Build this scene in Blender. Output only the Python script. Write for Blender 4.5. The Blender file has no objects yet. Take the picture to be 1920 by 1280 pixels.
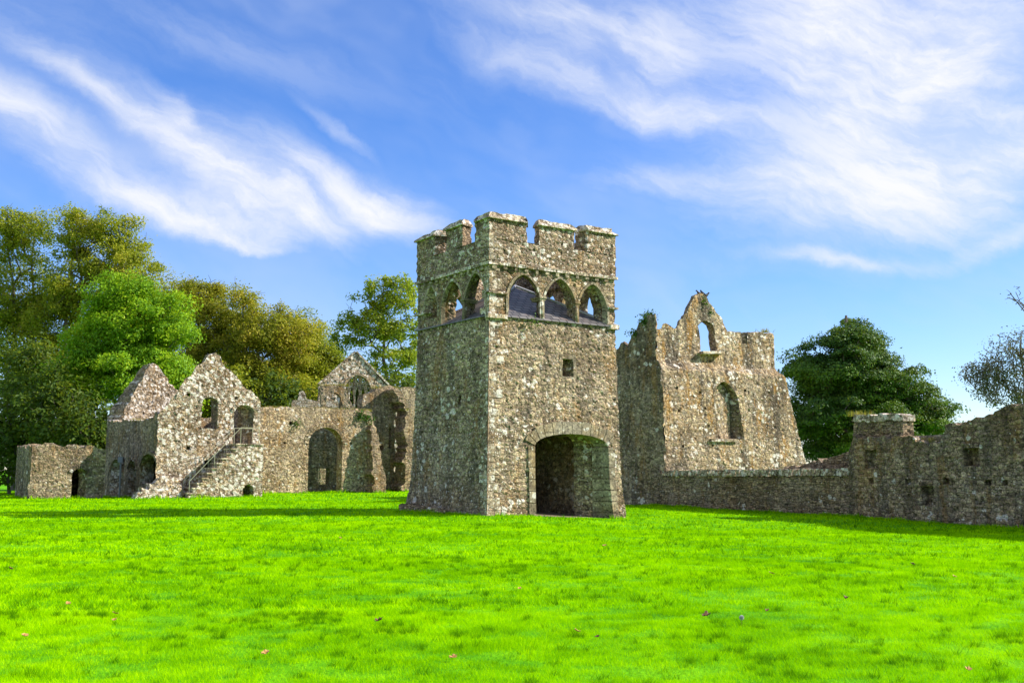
import bpy, math, random
import numpy as np
from mathutils import Vector, Matrix
from mathutils.geometry import delaunay_2d_cdt

random.seed(7)
RNG = np.random.default_rng(11)
sc = bpy.context.scene
COL = sc.collection
R = math.radians

# ------------------------------------------------------------------ camera
F = 2000.0; EYE = 1.6; PITCH = math.atan(240 / F)
cam = bpy.data.cameras.new('camera'); cam_o = bpy.data.objects.new('camera', cam); COL.objects.link(cam_o)
cam.sensor_width = 36.0; cam.lens = F / 1920 * 36.0; cam.clip_start = 0.1; cam.clip_end = 5000
cam_o.location = (0, 0, EYE); cam_o.rotation_euler = (math.pi / 2 + PITCH, 0, 0)
sc.camera = cam_o

# ------------------------------------------------------------------ light
SUN_AZ, SUN_EL = R(85), R(34)
sd = Vector((math.sin(SUN_AZ) * math.cos(SUN_EL), math.cos(SUN_AZ) * math.cos(SUN_EL), math.sin(SUN_EL)))
sl = bpy.data.lights.new('sun', 'SUN'); sl.energy = 5.0; sl.angle = R(0.5); sl.color = (1.0, 0.94, 0.84)
so = bpy.data.objects.new('sun', sl); COL.objects.link(so)
so.rotation_euler = sd.to_track_quat('Z', 'Y').to_euler(); so.location = (40, 0, 60)
sc.view_settings.view_transform = 'Standard'; sc.view_settings.look = 'None'
sc.view_settings.exposure = 0.74; sc.view_settings.gamma = 1.0


def ray(px, py):
    """world direction through a photo pixel (1920x1280)"""
    x, y, z = (px - 960) / F, 1.0, -(py - 640) / F
    c, s = math.cos(PITCH), math.sin(PITCH)
    return np.array([x, y * c - z * s, y * s + z * c])


def at(px, py, Y):
    d = ray(px, py); t = Y / d[1]
    return Vector((d[0] * t, Y, EYE + d[2] * t))


# ------------------------------------------------------------------ node helpers
class NT:
    def __init__(s, tree): s.t = tree; s.n = tree.nodes; s.l = tree.links
    def node(s, typ, **kw):
        n = s.n.new(typ)
        ins = kw.pop('ins', {})
        for k, v in kw.items(): setattr(n, k, v)
        for k, v in ins.items(): s.set(n.inputs[k], v)
        return n
    def set(s, sock, v):
        if isinstance(v, bpy.types.NodeSocket): s.l.new(v, sock)
        else:
            if isinstance(v, (tuple, list)) and len(v) == 3 and sock.type == 'RGBA': v = (*v, 1)
            sock.default_value = v
    def math(s, op, a, b=0.0, c=None, clamp=False):
        n = s.n.new('ShaderNodeMath'); n.operation = op; n.use_clamp = clamp
        s.set(n.inputs[0], a); s.set(n.inputs[1], b)
        if c is not None: s.set(n.inputs[2], c)
        return n.outputs[0]
    def vmath(s, op, a, b=(0, 0, 0)):
        n = s.n.new('ShaderNodeVectorMath'); n.operation = op
        s.set(n.inputs[0], a); s.set(n.inputs[1], b)
        return n.outputs['Vector'] if op not in ('LENGTH', 'DOT_PRODUCT') else n.outputs['Value']
    def mix(s, fac, a, b, blend='MIX'):
        n = s.n.new('ShaderNodeMix'); n.data_type = 'RGBA'; n.blend_type = blend
        s.set(n.inputs['Factor'], fac)
        ca = [i for i in n.inputs if i.type == 'RGBA']
        s.set(ca[0], a); s.set(ca[1], b)
        return [o for o in n.outputs if o.type == 'RGBA'][0]
    def smooth(s, v, lo, hi, a=0.0, b=1.0):
        n = s.n.new('ShaderNodeMapRange'); n.interpolation_type = 'SMOOTHSTEP'
        for k, x in zip(('Value', 'From Min', 'From Max', 'To Min', 'To Max'), (v, lo, hi, a, b)): s.set(n.inputs[k], x)
        return n.outputs[0]
    def noise(s, vec, scale, detail=2.0, rough=0.5, lac=2.0, dist=0.0):
        n = s.n.new('ShaderNodeTexNoise')
        s.set(n.inputs['Vector'], vec)
        for k, x in (('Scale', scale), ('Detail', detail), ('Roughness', rough), ('Lacunarity', lac), ('Distortion', dist)):
            s.set(n.inputs[k], x)
        return n.outputs['Fac']
    def scale(s, vec, v): return s.vmath('MULTIPLY', vec, v)
    def ramp(s, fac, stops):
        n = s.n.new('ShaderNodeValToRGB'); s.set(n.inputs[0], fac)
        e = n.color_ramp.elements
        while len(e) < len(stops): e.new(0.5)
        for el, (p, c) in zip(e, stops): el.position = p; el.color = (*c, 1)
        return n.outputs[0]


# ------------------------------------------------------------------ world: clear sky with cirrus
world = bpy.data.worlds.new('World'); sc.world = world; world.use_nodes = True
W = NT(world.node_tree); W.n.clear()
sky = W.node('ShaderNodeTexSky', sky_type='NISHITA', sun_disc=False, sun_elevation=SUN_EL, sun_rotation=SUN_AZ,
             air_density=1.1, dust_density=0.1, ozone_density=5.0, altitude=0.0)
hs0 = W.mix(1.0, sky.outputs[0], (1.0, 1.03, 1.18), 'MULTIPLY')
hs = W.node('ShaderNodeHueSaturation', ins={'Saturation': 1.16, 'Value': 1.68, 'Hue': 0.507, 'Color': hs0})
tc = W.node('ShaderNodeTexCoord')
sep = W.node('ShaderNodeSeparateXYZ', ins={0: tc.outputs['Generated']})
az = W.math('ARCTAN2', sep.outputs[0], sep.outputs[1]); el = W.math('ARCSINE', sep.outputs[2])
ae = W.node('ShaderNodeCombineXYZ', ins={0: az, 1: el, 2: 0.0}).outputs[0]
# two warps, a broad and a fine one, make the strokes wispy
wn = W.node('ShaderNodeTexNoise', ins={'Vector': ae, 'Scale': 5.0, 'Detail': 3.0}); wv = W.vmath('SUBTRACT', wn.outputs['Color'], (0.5, 0.5, 0.5))
wn2 = W.node('ShaderNodeTexNoise', ins={'Vector': ae, 'Scale': 18.0, 'Detail': 6.0, 'Roughness': 0.68}); wv2 = W.vmath('SUBTRACT', wn2.outputs['Color'], (0.5, 0.5, 0.5))
aw = W.vmath('ADD', ae, W.scale(wv, (0.12, 0.085, 0)))
aw = W.vmath('ADD', aw, W.scale(wv2, (0.034, 0.022, 0)))


def azel(px, py):
    d = ray(px, py); d = d / np.linalg.norm(d)
    return math.atan2(d[0], d[1]), math.asin(d[2])


STROKES = [  # centre px, half length, half width, angle (down-right positive), strength
    (60, 225, 210, 56, 35, .8), (225, 205, 150, 26, 34, .7), (400, 330, 190, 52, 42, .95), (540, 405, 150, 40, 30, 1.0), (340, 235, 60, 22, 60, .6), (440, 345, 230, 90, 34, .35),
    (330, 400, 200, 34, 14, .95), (160, 300, 300, 90, 20, .38), (630, 370, 200, 34, 24, .75), (720, 410, 110, 62, 10, .85), (440, 450, 120, 12, 16, .75),
    (625, 255, 95, 17, 34, .40), (350, 60, 330, 60, 14, .28), (60, 60, 200, 60, 20, .35), (560, 330, 160, 60, 34, .35),
    (1120, 60, 240, 80, 22, .75), (1240, 80, 90, 80, -50, .45), (1080, 150, 280, 42, 18, .6), (1260, 205, 190, 34, 14, .8), (900, 20, 200, 30, 8, .35),
    (1660, 240, 440, 250, -6, .5), (1620, 40, 360, 130, 12, 1.0), (1800, 120, 260, 90, -18, .85), (1560, 190, 220, 60, 30, .6), (1720, 300, 330, 110, -8, .8),
    (1560, 380, 260, 70, 8, .65), (1850, 330, 200, 90, -14, .8), (1300, 350, 240, 34, 12, .30), (1530, 497, 130, 14, 6, .6), (1180, 340, 120, 30, 0, .32),
    (1880, 455, 110, 24, -12, .6), (1720, 500, 160, 18, 4, .3), (1400, 250, 180, 60, 20, .35), (800, 150, 400, 90, 10, .14), (1300, 500, 300, 40, 5, .14)]
tot = None
for (px, py, a, b, ang, st) in STROKES:
    ca, ce = azel(px, py)
    v = W.vmath('SUBTRACT', aw, (ca, ce, 0))
    rot = W.node('ShaderNodeVectorRotate', rotation_type='Z_AXIS', ins={'Vector': v, 'Angle': R(ang)})
    q = W.vmath('MULTIPLY', rot.outputs[0], (F / a / 1.25, F / b / 1.25, 0))
    ln = W.vmath('LENGTH', q)
    g = W.smooth(ln, 0.0, 1.25, st, 0.0)
    tot = g if tot is None else W.math('SUBTRACT', W.math('ADD', tot, g), W.math('MULTIPLY', tot, g))
rot = W.node('ShaderNodeVectorRotate', rotation_type='Z_AXIS', ins={'Vector': aw, 'Angle': R(24)})
st1 = W.noise(W.scale(rot.outputs[0], (5, 15, 1)), 1.0, 6, 0.6)
st2 = W.noise(W.scale(rot.outputs[0], (22, 80, 1)), 1.0, 5, 0.65)
stn = W.math('ADD', W.math('MULTIPLY', st1, 0.70), W.math('MULTIPLY', st2, 0.30))
stn = W.smooth(stn, 0.34, 0.62, 0.30, 1.15)
dens = W.math('MULTIPLY', tot, W.math('ADD', stn, W.math('MULTIPLY', W.math('SUBTRACT', 1.0, stn), W.math('MULTIPLY', tot, .55))), clamp=True)
veil = W.smooth(W.noise(W.scale(rot.outputs[0], (3, 7, 1)), 1.0, 4, 0.6), 0.34, 0.74, 0.02, 0.34)
dens = W.math('MAXIMUM', dens, veil)
# thicker cloud sheets added to the unseen dome, to lift and whiten the fill
away = W.math('MAXIMUM', W.smooth(W.math('ABSOLUTE', az), 0.62, 1.1), W.smooth(el, 0.56, 0.85))
sheet = W.smooth(W.noise(tc.outputs['Generated'], 2.2, 5, 0.6), 0.35, 0.62, 0.16, 0.68)
dens = W.math('MAXIMUM', dens, W.math('MULTIPLY', away, sheet))
dens = W.math('MULTIPLY', dens, W.smooth(el, -0.01, 0.06))
ccol = W.mix(dens, (5.7, 6.9, 9.4), (9.2, 9.3, 9.8))
cm = W.mix(dens, hs.outputs[0], ccol)
bg = W.node('ShaderNodeBackground', ins={'Color': cm, 'Strength': 0.0635})
wo = W.node('ShaderNodeOutputWorld'); W.l.new(bg.outputs[0], wo.inputs[0])


# ------------------------------------------------------------------ terrain height
def sstep(x, a, b):
    t = np.clip((np.asarray(x, float) - a) / (b - a), 0, 1); return t * t * (3 - 2 * t)


def vnoise(x, y, scale, seed=0):
    x = np.asarray(x, float) * scale; y = np.asarray(y, float) * scale
    xi = np.floor(x).astype(np.int64); yi = np.floor(y).astype(np.int64); fx = x - xi; fy = y - yi
    fx = fx * fx * (3 - 2 * fx); fy = fy * fy * (3 - 2 * fy)
    def h(i, j):
        n = (i * 374761393 + j * 668265263 + seed * 982451653) & 0xffffffff
        n = ((n ^ (n >> 13)) * 1274126177) & 0xffffffff
        return ((n ^ (n >> 16)) & 0xffff) / 65535.0
    return (h(xi, yi) * (1 - fx) + h(xi + 1, yi) * fx) * (1 - fy) + (h(xi, yi + 1) * (1 - fx) + h(xi + 1, yi + 1) * fx) * fy


def gz(x, y):
    x = np.asarray(x, float); y = np.asarray(y, float)
    z = -0.22 * sstep(x, -0.5, 4.2) * sstep(y, 15, 36)
    z = z - 0.25 * sstep(-x, 19, 25) * sstep(y, 58, 70)
    z = z + (vnoise(x, y, 0.25, 3) - 0.5) * 0.05 + (vnoise(x, y, 1.1, 4) - 0.5) * 0.03
    return z


# ------------------------------------------------------------------ object helpers
def tag(o, label=None, cat=None, group=None, kind=None):
    for k, v in (('label', label), ('category', cat), ('group', group), ('kind', kind)):
        if v: o[k] = v
    return o


def empty(name, loc, label, cat, group=None):
    o = bpy.data.objects.new(name, None); COL.objects.link(o); o.location = loc; o.empty_display_size = 0.3
    return tag(o, label, cat, group)


def link(name, me, mat, parent=None, origin=None):
    """verts of `me` are in world space; the object's origin goes to the parent's place (or `origin`)"""
    org = Vector(parent.matrix_world_loc) if False else (Vector(origin) if origin is not None else None)
    o = bpy.data.objects.new(name, me); COL.objects.link(o)
    if mat: me.materials.append(mat)
    if parent is not None:
        base = Vector((0, 0, 0)); p = parent
        while p is not None: base += p.location; p = p.parent
        if org is None: org = base
        o.parent = parent; o.location = org - base
    else:
        if org is None: org = Vector((0, 0, 0))
        o.location = org
    if org.length > 0: me.transform(Matrix.Translation(-org))
    return o


def npmesh(name, V, Fs, smooth=False):
    """V (n,3); Fs: list of faces or an (m,k) array"""
    me = bpy.data.meshes.new(name); V = np.asarray(V, np.float32)
    if isinstance(Fs, np.ndarray):
        m, k = Fs.shape; loops = Fs.astype(np.int32).ravel(); starts = np.arange(0, m * k, k, dtype=np.int32)
    else:
        loops = np.fromiter((i for f in Fs for i in f), np.int32)
        lens = np.fromiter((len(f) for f in Fs), np.int32); starts = np.concatenate(([0], np.cumsum(lens)[:-1])).astype(np.int32); m = len(Fs)
    me.vertices.add(len(V)); me.vertices.foreach_set('co', V.ravel())
    me.loops.add(len(loops)); me.loops.foreach_set('vertex_index', loops)
    me.polygons.add(m); me.polygons.foreach_set('loop_start', starts)
    me.polygons.foreach_set('use_smooth', np.full(m, bool(smooth)))
    me.update(calc_edges=True); me.validate()
    return me


class MB:
    """collects verts and faces of simple solids"""
    def __init__(s): s.v = []; s.f = []
    def add(s, vs, fs):
        b = len(s.v); s.v += [tuple(v) for v in vs]; s.f += [[i + b for i in f] for f in fs]
    def box(s, c, ex, ey, ez):
        c = Vector(c); ex, ey, ez = Vector(ex), Vector(ey), Vector(ez)
        vs = [c + ex * i + ey * j + ez * k for k in (-.5, .5) for j in (-.5, .5) for i in (-.5, .5)]
        s.add(vs, [(0, 2, 3, 1), (4, 5, 7, 6), (0, 1, 5, 4), (2, 6, 7, 3), (0, 4, 6, 2), (1, 3, 7, 5)])
    def tube(s, pts, rad, n=6, cap=True):
        pts = [Vector(p) for p in pts]; rad = list(rad) if hasattr(rad, '__len__') else [rad] * len(pts)
        rings = []
        for i, p in enumerate(pts):
            d = (pts[min(i + 1, len(pts) - 1)] - pts[max(i - 1, 0)]).normalized()
            a = d.orthogonal().normalized() if i == 0 else (a - d * a.dot(d)).normalized()
            b = d.cross(a)
            rings.append([p + (a * math.cos(t) + b * math.sin(t)) * rad[i] for t in (2 * math.pi * k / n for k in range(n))])
        vs = [v for r in rings for v in r]; fs = []
        for i in range(len(pts) - 1):
            for k in range(n): fs.append((i * n + k, i * n + (k + 1) % n, (i + 1) * n + (k + 1) % n, (i + 1) * n + k))
        if cap: fs.append(tuple(range(n))[::-1]); fs.append(tuple((len(pts) - 1) * n + k for k in range(n)))
        s.add(vs, fs)
    def build(s, name, mat, parent=None, origin=None, smooth=False):
        return link(name, npmesh(name, np.array([tuple(v) for v in s.v]), s.f, smooth), mat, parent, origin)


# ------------------------------------------------------------------ materials
def new_mat(name):
    m = bpy.data.materials.new(name); m.use_nodes = True; N = NT(m.node_tree); N.n.clear()
    out = N.node('ShaderNodeOutputMaterial'); b = N.node('ShaderNodeBsdfPrincipled'); N.l.new(b.outputs[0], out.inputs[0])
    b.inputs['Roughness'].default_value = 0.9
    return m, N, b, out


def stone(name, c_dark=(.10, .085, .06), c_mid=(.24, .21, .15), c_light=(.40, .36, .27), lichen=.5, ochre=.3, moss=.2, streak=.4,
          cell=(4.6, 4.6, 8.5), disp=1.0, lmin=.12, course=(4.6, .45), tint=(1.24, 1.09, .99), method='BOTH', fs=1.0, warp=(.36, .36, .2), seed=0.0, ashlar=False, mortar=(.13, .115, .085), grey=0.0, white=(.70, .72, .70), patch=.5):
    m, N, b, out = new_mat(name)
    geo = N.node('ShaderNodeNewGeometry'); P = N.vmath('ADD', geo.outputs['Position'], (seed * 7.3, seed * 3.1, seed * 1.7))
    wn = N.node('ShaderNodeTexNoise', ins={'Vector': P, 'Scale': 2.4, 'Detail': 5.0, 'Roughness': .65})
    Pw = N.vmath('ADD', P, N.scale(N.vmath('SUBTRACT', wn.outputs['Color'], (.5, .5, .5)), warp))
    q = N.scale(Pw, cell)
    v1 = N.node('ShaderNodeTexVoronoi', feature='F1', ins={'Vector': q, 'Scale': 1.0, 'Randomness': .85})
    ve = N.node('ShaderNodeTexVoronoi', feature='DISTANCE_TO_EDGE', ins={'Vector': q, 'Scale': 1.0, 'Randomness': .85})
    cs = N.node('ShaderNodeSeparateColor', ins={0: v1.outputs['Color']})
    edge = N.smooth(ve.outputs[0], .0, .10)
    col = N.ramp(cs.outputs[0], [(0, c_dark), (.45, c_mid), (.8, N_mix(c_mid, c_light, .6)), (1, c_light)])
    # warm and cool stones
    col = N.mix(N.math('MULTIPLY', cs.outputs[1], .25), col, (.27, .19, .11))
    col = N.mix(N.smooth(cs.outputs[2], .6, .95, 0, .45), col, (.20, .20, .19))
    fine = N.noise(P, 17 * fs, 4, .8)
    med = N.noise(P, 6.0 * fs, 4, .7)
    big = N.noise(P, .55, 3, .6)
    col = N.mix(1.0, col, N.ramp(fine, [(.30, (.38, .37, .35)), (.46, (.86, .86, .85)), (.58, (1.34, 1.33, 1.30)), (.72, (2.2, 2.18, 2.1))]), 'MULTIPLY')
    col = N.mix(1.0, col, N.ramp(med, [(.28, (.38, .36, .34)), (.5, (1, 1, 1)), (.72, (1.7, 1.65, 1.5))]), 'MULTIPLY')
    col = N.mix(N.smooth(big, .40, .66, 0, patch), col, N.mix(.5, col, (.36, .34, .29)))
    col = N.mix(N.math('MULTIPLY', N.math('SUBTRACT', 1.0, edge), N.smooth(N.noise(P, 3.3, 2, .5), .35, .6, .35, 1)), col, mortar)
    zone = N.noise(N.vmath('ADD', P, (5, 1, 7)), .42, 4, .65)
    col = N.mix(1.0, col, N.ramp(zone, [(.32, (.74, .66, .56)), (.46, (1, .98, .95)), (.60, (1.20, 1.20, 1.18)), (.72, (.88, .91, .90))]), 'MULTIPLY')
    # black algae running down the face
    s1 = N.noise(N.scale(P, (1.3, 1.3, .24)), 1.0, 5, .68)
    sm = N.smooth(s1, .46, .60, 0, streak)
    col = N.mix(sm, col, N.mix(.82, col, (.035, .036, .034)))
    # ochre lichen and rust-coloured stains
    o1 = N.noise(N.vmath('ADD', N.scale(P, (1.5, 1.5, .45)), (9, 4, 2)), 1.0, 5, .7)
    col = N.mix(N.smooth(o1, .52, .66, 0, ochre), col, N.mix(med, (.20, .105, .02), (.44, .27, .07)))
    o2 = N.noise(N.vmath('ADD', P, (3, 8, 2)), 3.1, 4, .75)
    col = N.mix(N.smooth(o2, .62, .72, 0, min(1, moss * 1.6)), col, N.mix(fine, (.05, .07, .012), (.17, .17, .03)))
    # crusty pale lichen: dense on some stones, spots elsewhere
    l0 = N.noise(N.vmath('ADD', P, (1, 2, 3)), .8, 3, .6)
    lv = N.node('ShaderNodeTexVoronoi', feature='F1', ins={'Vector': N.scale(N.vmath('ADD', P, N.scale(N.vmath('SUBTRACT', wn.outputs['Color'], (.5, .5, .5)), (.3, .3, .3))), (1, 1, 1.15)), 'Scale': 4.6, 'Randomness': 1.0})
    lr = N.node('ShaderNodeSeparateColor', ins={0: lv.outputs['Color']})
    rad = N.math('MULTIPLY', N.smooth(lr.outputs[0], 1.0 - lichen * .85, 1.0 - lichen * .2), .56)
    rad = N.math('MULTIPLY', rad, N.smooth(l0, .38, .66, lmin, 1.3))
    d1 = N.math('ADD', lv.outputs['Distance'], N.math('MULTIPLY', N.math('SUBTRACT', fine, .5), 1.3))
    sp1 = N.smooth(N.math('SUBTRACT', rad, d1), -.01, .05)
    lv2 = N.node('ShaderNodeTexVoronoi', feature='F1', ins={'Vector': P, 'Scale': 15.0, 'Randomness': 1.0})
    lr2 = N.node('ShaderNodeSeparateColor', ins={0: lv2.outputs['Color']})
    rad2 = N.math('MULTIPLY', N.smooth(lr2.outputs[0], 1.0 - lichen * .6, 1.0), .46)
    sp2 = N.smooth(N.math('SUBTRACT', rad2, lv2.outputs['Distance']), -.02, .06)
    lich = N.math('MAXIMUM', N.math('MULTIPLY', sp1, .92), N.math('MULTIPLY', sp2, .8))
    lm = N.noise(P, 2.6, 5, .8)
    lich = N.math('MAXIMUM', lich, N.smooth(lm, .70 - lichen * .17, .80 - lichen * .15, 0, min(.9, lichen * 1.2)))
    col = N.mix(N.math('MULTIPLY', lich, N.smooth(fine, .25, .5, .55, 1)), col, N.mix(med, N_mix(white, (.42, .42, .36), .45), white))
    # joints and pits stay dark
    pit = N.smooth(N.noise(P, 10 * fs, 3, .75), .54, .63, 0, .8)
    col = N.mix(pit, col, (.035, .030, .022))
    rowv = N.math('FRACT', N.math('ADD', N.math('MULTIPLY', N.node('ShaderNodeSeparateXYZ', ins={0: P}).outputs[2], course[0]), N.math('MULTIPLY', N.noise(N.scale(P, (1.1, 1.1, .35)), 1.0, 3, .6), 2.2)))
    rl = N.smooth(N.math('MINIMUM', rowv, N.math('SUBTRACT', 1.0, rowv)), .02, .13, 1.0, 0.0)
    rl = N.math('MULTIPLY', rl, N.smooth(N.noise(P, 2.1, 3, .6), .40, .56, 0, course[1]))
    col = N.mix(rl, col, (.040, .033, .024))
    if grey: col = N.mix(grey, col, N.mix(.55, col, (.24, .245, .235)))
    col = N.mix(1.0, col, tint, 'MULTIPLY')
    N.set(b.inputs['Base Color'], col); b.inputs['Specular IOR Level'].default_value = .15
    h = N.math('MULTIPLY', N.smooth(ve.outputs[0], 0, .18), .022)
    h = N.math('ADD', h, N.math('MULTIPLY', cs.outputs[1], .035))
    h = N.math('ADD', h, N.math('MULTIPLY', med, .05)); h = N.math('ADD', h, N.math('MULTIPLY', fine, .028))
    h = N.math('SUBTRACT', h, N.math('MULTIPLY', pit, .03)); h = N.math('ADD', h, N.math('MULTIPLY', big, .06))
    d = N.node('ShaderNodeDisplacement', ins={'Height': h, 'Midlevel': .09, 'Scale': disp})
    N.l.new(d.outputs[0], out.inputs['Displacement'])
    m.displacement_method = method
    return m


def N_mix(a, b, t): return tuple(x * (1 - t) + y * t for x, y in zip(a, b))


M = {}
M['tower'] = stone('tower_rubble', c_dark=(.13, .115, .08), c_mid=(.30, .265, .19), c_light=(.46, .42, .31), lichen=.38, ochre=.42, moss=.22, streak=.50, seed=0, disp=.9)
M['parapet'] = stone('parapet_rubble', lmin=.45, c_dark=(.11, .085, .055), c_mid=(.25, .205, .145), c_light=(.42, .37, .28), lichen=.62, ochre=.25, moss=.2, streak=.35, seed=1)
M['cap'] = stone('cap_stone', lmin=.9, method='BUMP', c_mid=(.34, .31, .24), c_light=(.52, .48, .40), lichen=.9, ochre=.2, moss=.14, streak=.15, cell=(1.6, 1.6, 3), seed=2, disp=.8)
M['quoin'] = stone('quoin_stone', lmin=.6, method='BUMP', c_mid=(.30, .27, .20), c_light=(.46, .42, .33), lichen=.8, ochre=.3, moss=.25, streak=.25, cell=(1.6, 1.6, 3), seed=3, disp=.5)
M['dressed'] = stone('dressed_limestone', course=(1, 0), tint=(1.06, .96, .85), method='BUMP', c_dark=(.22, .21, .17), c_mid=(.30, .285, .22), c_light=(.38, .36, .29), lichen=.2, ochre=.28, moss=.08, streak=.3, cell=(.9, .9, 1.6), seed=4, disp=.2, mortar=(.2, .18, .14), patch=.2)
M['wing'] = stone(fs=.72, name='lichened_gable_rubble', lmin=.95, c_dark=(.10, .08, .055), c_mid=(.26, .215, .15), c_light=(.46, .41, .31), lichen=.92, ochre=.35, moss=.2, streak=.2, seed=5, disp=1.1, white=(.74, .76, .74))
M['side'] = stone(fs=.72, name='streaked_side_rubble', c_dark=(.10, .09, .06), c_mid=(.24, .215, .15), c_light=(.36, .33, .25), lichen=.14, ochre=.42, moss=.25, streak=.6, seed=6)
M['curtain'] = stone(fs=.72, name='pale_coursed_rubble', course=(5.5, .4), c_dark=(.15, .13, .09), c_mid=(.36, .315, .225), c_light=(.52, .46, .34), lichen=.30, ochre=.5, moss=.22, streak=.15, cell=(5.5, 5.5, 10), seed=7, disp=.7)
M['hall'] = stone(fs=.72, name='ochre_stained_rubble', lmin=.3, c_dark=(.13, .11, .075), c_mid=(.33, .28, .19), c_light=(.48, .43, .32), lichen=.46, ochre=.70, moss=.22, streak=.85, seed=8, disp=.9)
M['slab'] = stone('thin_slab_masonry', course=(9.5, .9), c_dark=(.11, .09, .06), c_mid=(.27, .225, .155), c_light=(.40, .35, .26), lichen=.08, ochre=.30, moss=.15, streak=.30, warp=(.16, .16, .05), cell=(3.2, 3.2, 12), seed=9, disp=.9, mortar=(.045, .04, .03))
M['right'] = stone('brown_grey_rubble', course=(6.5, .65), c_dark=(.12, .10, .07), c_mid=(.28, .24, .17), c_light=(.42, .375, .28), lichen=.09, ochre=.40, moss=.22, streak=.55, cell=(4, 4, 8), seed=10, disp=1.0)
M['step'] = stone('step_stone', method='BUMP', c_mid=(.40, .37, .31), c_light=(.6, .57, .5), lichen=.8, ochre=.1, moss=.1, streak=.1, cell=(1.5, 1.5, 2), seed=11, disp=.4)


def simple(name, c1, c2, scale=8, rough=.9, metallic=0, bump=.0, tr=0.0):
    m, N, b, out = new_mat(name)
    geo = N.node('ShaderNodeNewGeometry'); n = N.noise(geo.outputs['Position'], scale, 4, .6)
    N.set(b.inputs['Base Color'], N.mix(n, c1, c2)); b.inputs['Roughness'].default_value = rough; b.inputs['Metallic'].default_value = metallic
    if bump:
        bn = N.node('ShaderNodeBump', ins={'Strength': .6, 'Distance': bump, 'Height': n}); N.l.new(bn.outputs[0], b.inputs['Normal'])
    return m


M['rail'] = simple('galvanised_rail', (.42, .40, .26), (.55, .52, .36), 14, .6)
M['pipe'] = simple('lead_pipe', (.20, .23, .23), (.30, .33, .32), 9, .7)
M['bark'] = simple('bark', (.07, .055, .04), (.19, .16, .12), 5, .95, bump=.03)
M['bark_pale'] = simple('pale_bark', (.16, .14, .11), (.32, .29, .23), 4, .95, bump=.03)
M['dirt'] = simple('trodden_earth', (.10, .07, .04), (.24, .18, .11), 5, .95, bump=.02)
M['bird'] = simple('crow_feathers', (.006, .006, .008), (.018, .018, .022), 20, .55)
M['dark_leaf'] = simple('dead_leaf_brown', (.10, .045, .02), (.24, .12, .05), 30, .8)
M['pale_leaf'] = simple('dead_leaf_tan', (.36, .17, .035), (.55, .33, .10), 30, .8)
M['fluff'] = simple('seed_fluff', (.6, .6, .58), (.85, .84, .8), 60, .9)


def slate():
    m, N, b, out = new_mat('roof_slate')
    tcn = N.node('ShaderNodeUVMap')
    br = N.node('ShaderNodeTexBrick', ins={'Vector': tcn.outputs[0], 'Scale': 1.0, 'Color1': (.085, .078, .078), 'Color2': (.21, .19, .18), 'Mortar': (.02, .02, .022),
                                            'Mortar Size': .028, 'Brick Width': .36, 'Row Height': .24, 'Mortar Smooth': .3})
    geo = N.node('ShaderNodeNewGeometry'); n = N.noise(geo.outputs['Position'], 3, 4, .7)
    c = N.mix(N.smooth(n, .5, .7, 0, .5), br.outputs[0], (.23, .14, .12))
    N.set(b.inputs['Base Color'], c); b.inputs['Roughness'].default_value = .5
    bn = N.node('ShaderNodeBump', ins={'Strength': .8, 'Distance': .03, 'Height': N.math('SUBTRACT', 1.0, br.outputs['Fac'])}); N.l.new(bn.outputs[0], b.inputs['Normal'])
    return m


M['slate'] = slate()


def leafmat(name, cols, trans=.5, tint_scale=.35, shine=.35):
    m, N, b, out = new_mat(name)
    geo = N.node('ShaderNodeNewGeometry')
    r = geo.outputs['Random Per Island']; n = N.noise(geo.outputs['Position'], tint_scale, 3, .6)
    f = N.math('ADD', N.math('MULTIPLY', r, .55), N.math('MULTIPLY', N.smooth(n, .3, .7), .45))
    c = N.ramp(f, [(i / (len(cols) - 1), k) for i, k in enumerate(cols)])
    N.set(b.inputs['Base Color'], c); b.inputs['Roughness'].default_value = .55; b.inputs['Specular IOR Level'].default_value = shine
    t = N.node('ShaderNodeBsdfTranslucent'); N.set(t.inputs[0], N.mix(.5, c, (.30, .34, .02)))
    mx = N.node('ShaderNodeMixShader', ins={0: trans}); N.l.new(b.outputs[0], mx.inputs[1]); N.l.new(t.outputs[0], mx.inputs[2])
    N.l.new(mx.outputs[0], out.inputs[0])
    return m


M['lf_green'] = leafmat('bright_green_leaves', [(.07, .20, .004), (.18, .40, .006), (.35, .58, .008), (.56, .68, .012)])
M['lf_olive'] = leafmat('olive_autumn_leaves', [(.09, .15, .006), (.24, .30, .010), (.42, .43, .018), (.62, .50, .04)])
M['lf_rust'] = leafmat('rusty_autumn_leaves', [(.10, .15, .008), (.26, .29, .012), (.45, .41, .02), (.64, .46, .05)])
M['lf_pop'] = leafmat('yellowing_green_leaves', [(.09, .17, .01), (.23, .34, .015), (.40, .48, .02), (.64, .54, .04)])
M['lf_yew'] = leafmat('dark_evergreen_needles', [(.014, .05, .008), (.04, .11, .010), (.09, .19, .012), (.20, .31, .015)], trans=.2)
M['lf_dark'] = leafmat('shaded_shrub_leaves', [(.02, .06, .005), (.05, .11, .007), (.10, .17, .01), (.20, .21, .02)])  # leaf colour darkened to carry the shadow under the wood
M['lf_grey'] = leafmat('sparse_grey_leaves', [(.05, .06, .04), (.10, .10, .06), (.17, .15, .09), (.24, .19, .12)], trans=.25)
M['ivy'] = leafmat('ivy_leaves', [(.015, .06, .006), (.04, .13, .01), (.08, .20, .015)], trans=.3)
M['drygrass'] = leafmat('dry_grass', [(.10, .13, .02), (.28, .24, .04), (.45, .34, .07)], trans=.4, tint_scale=1.5)


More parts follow.
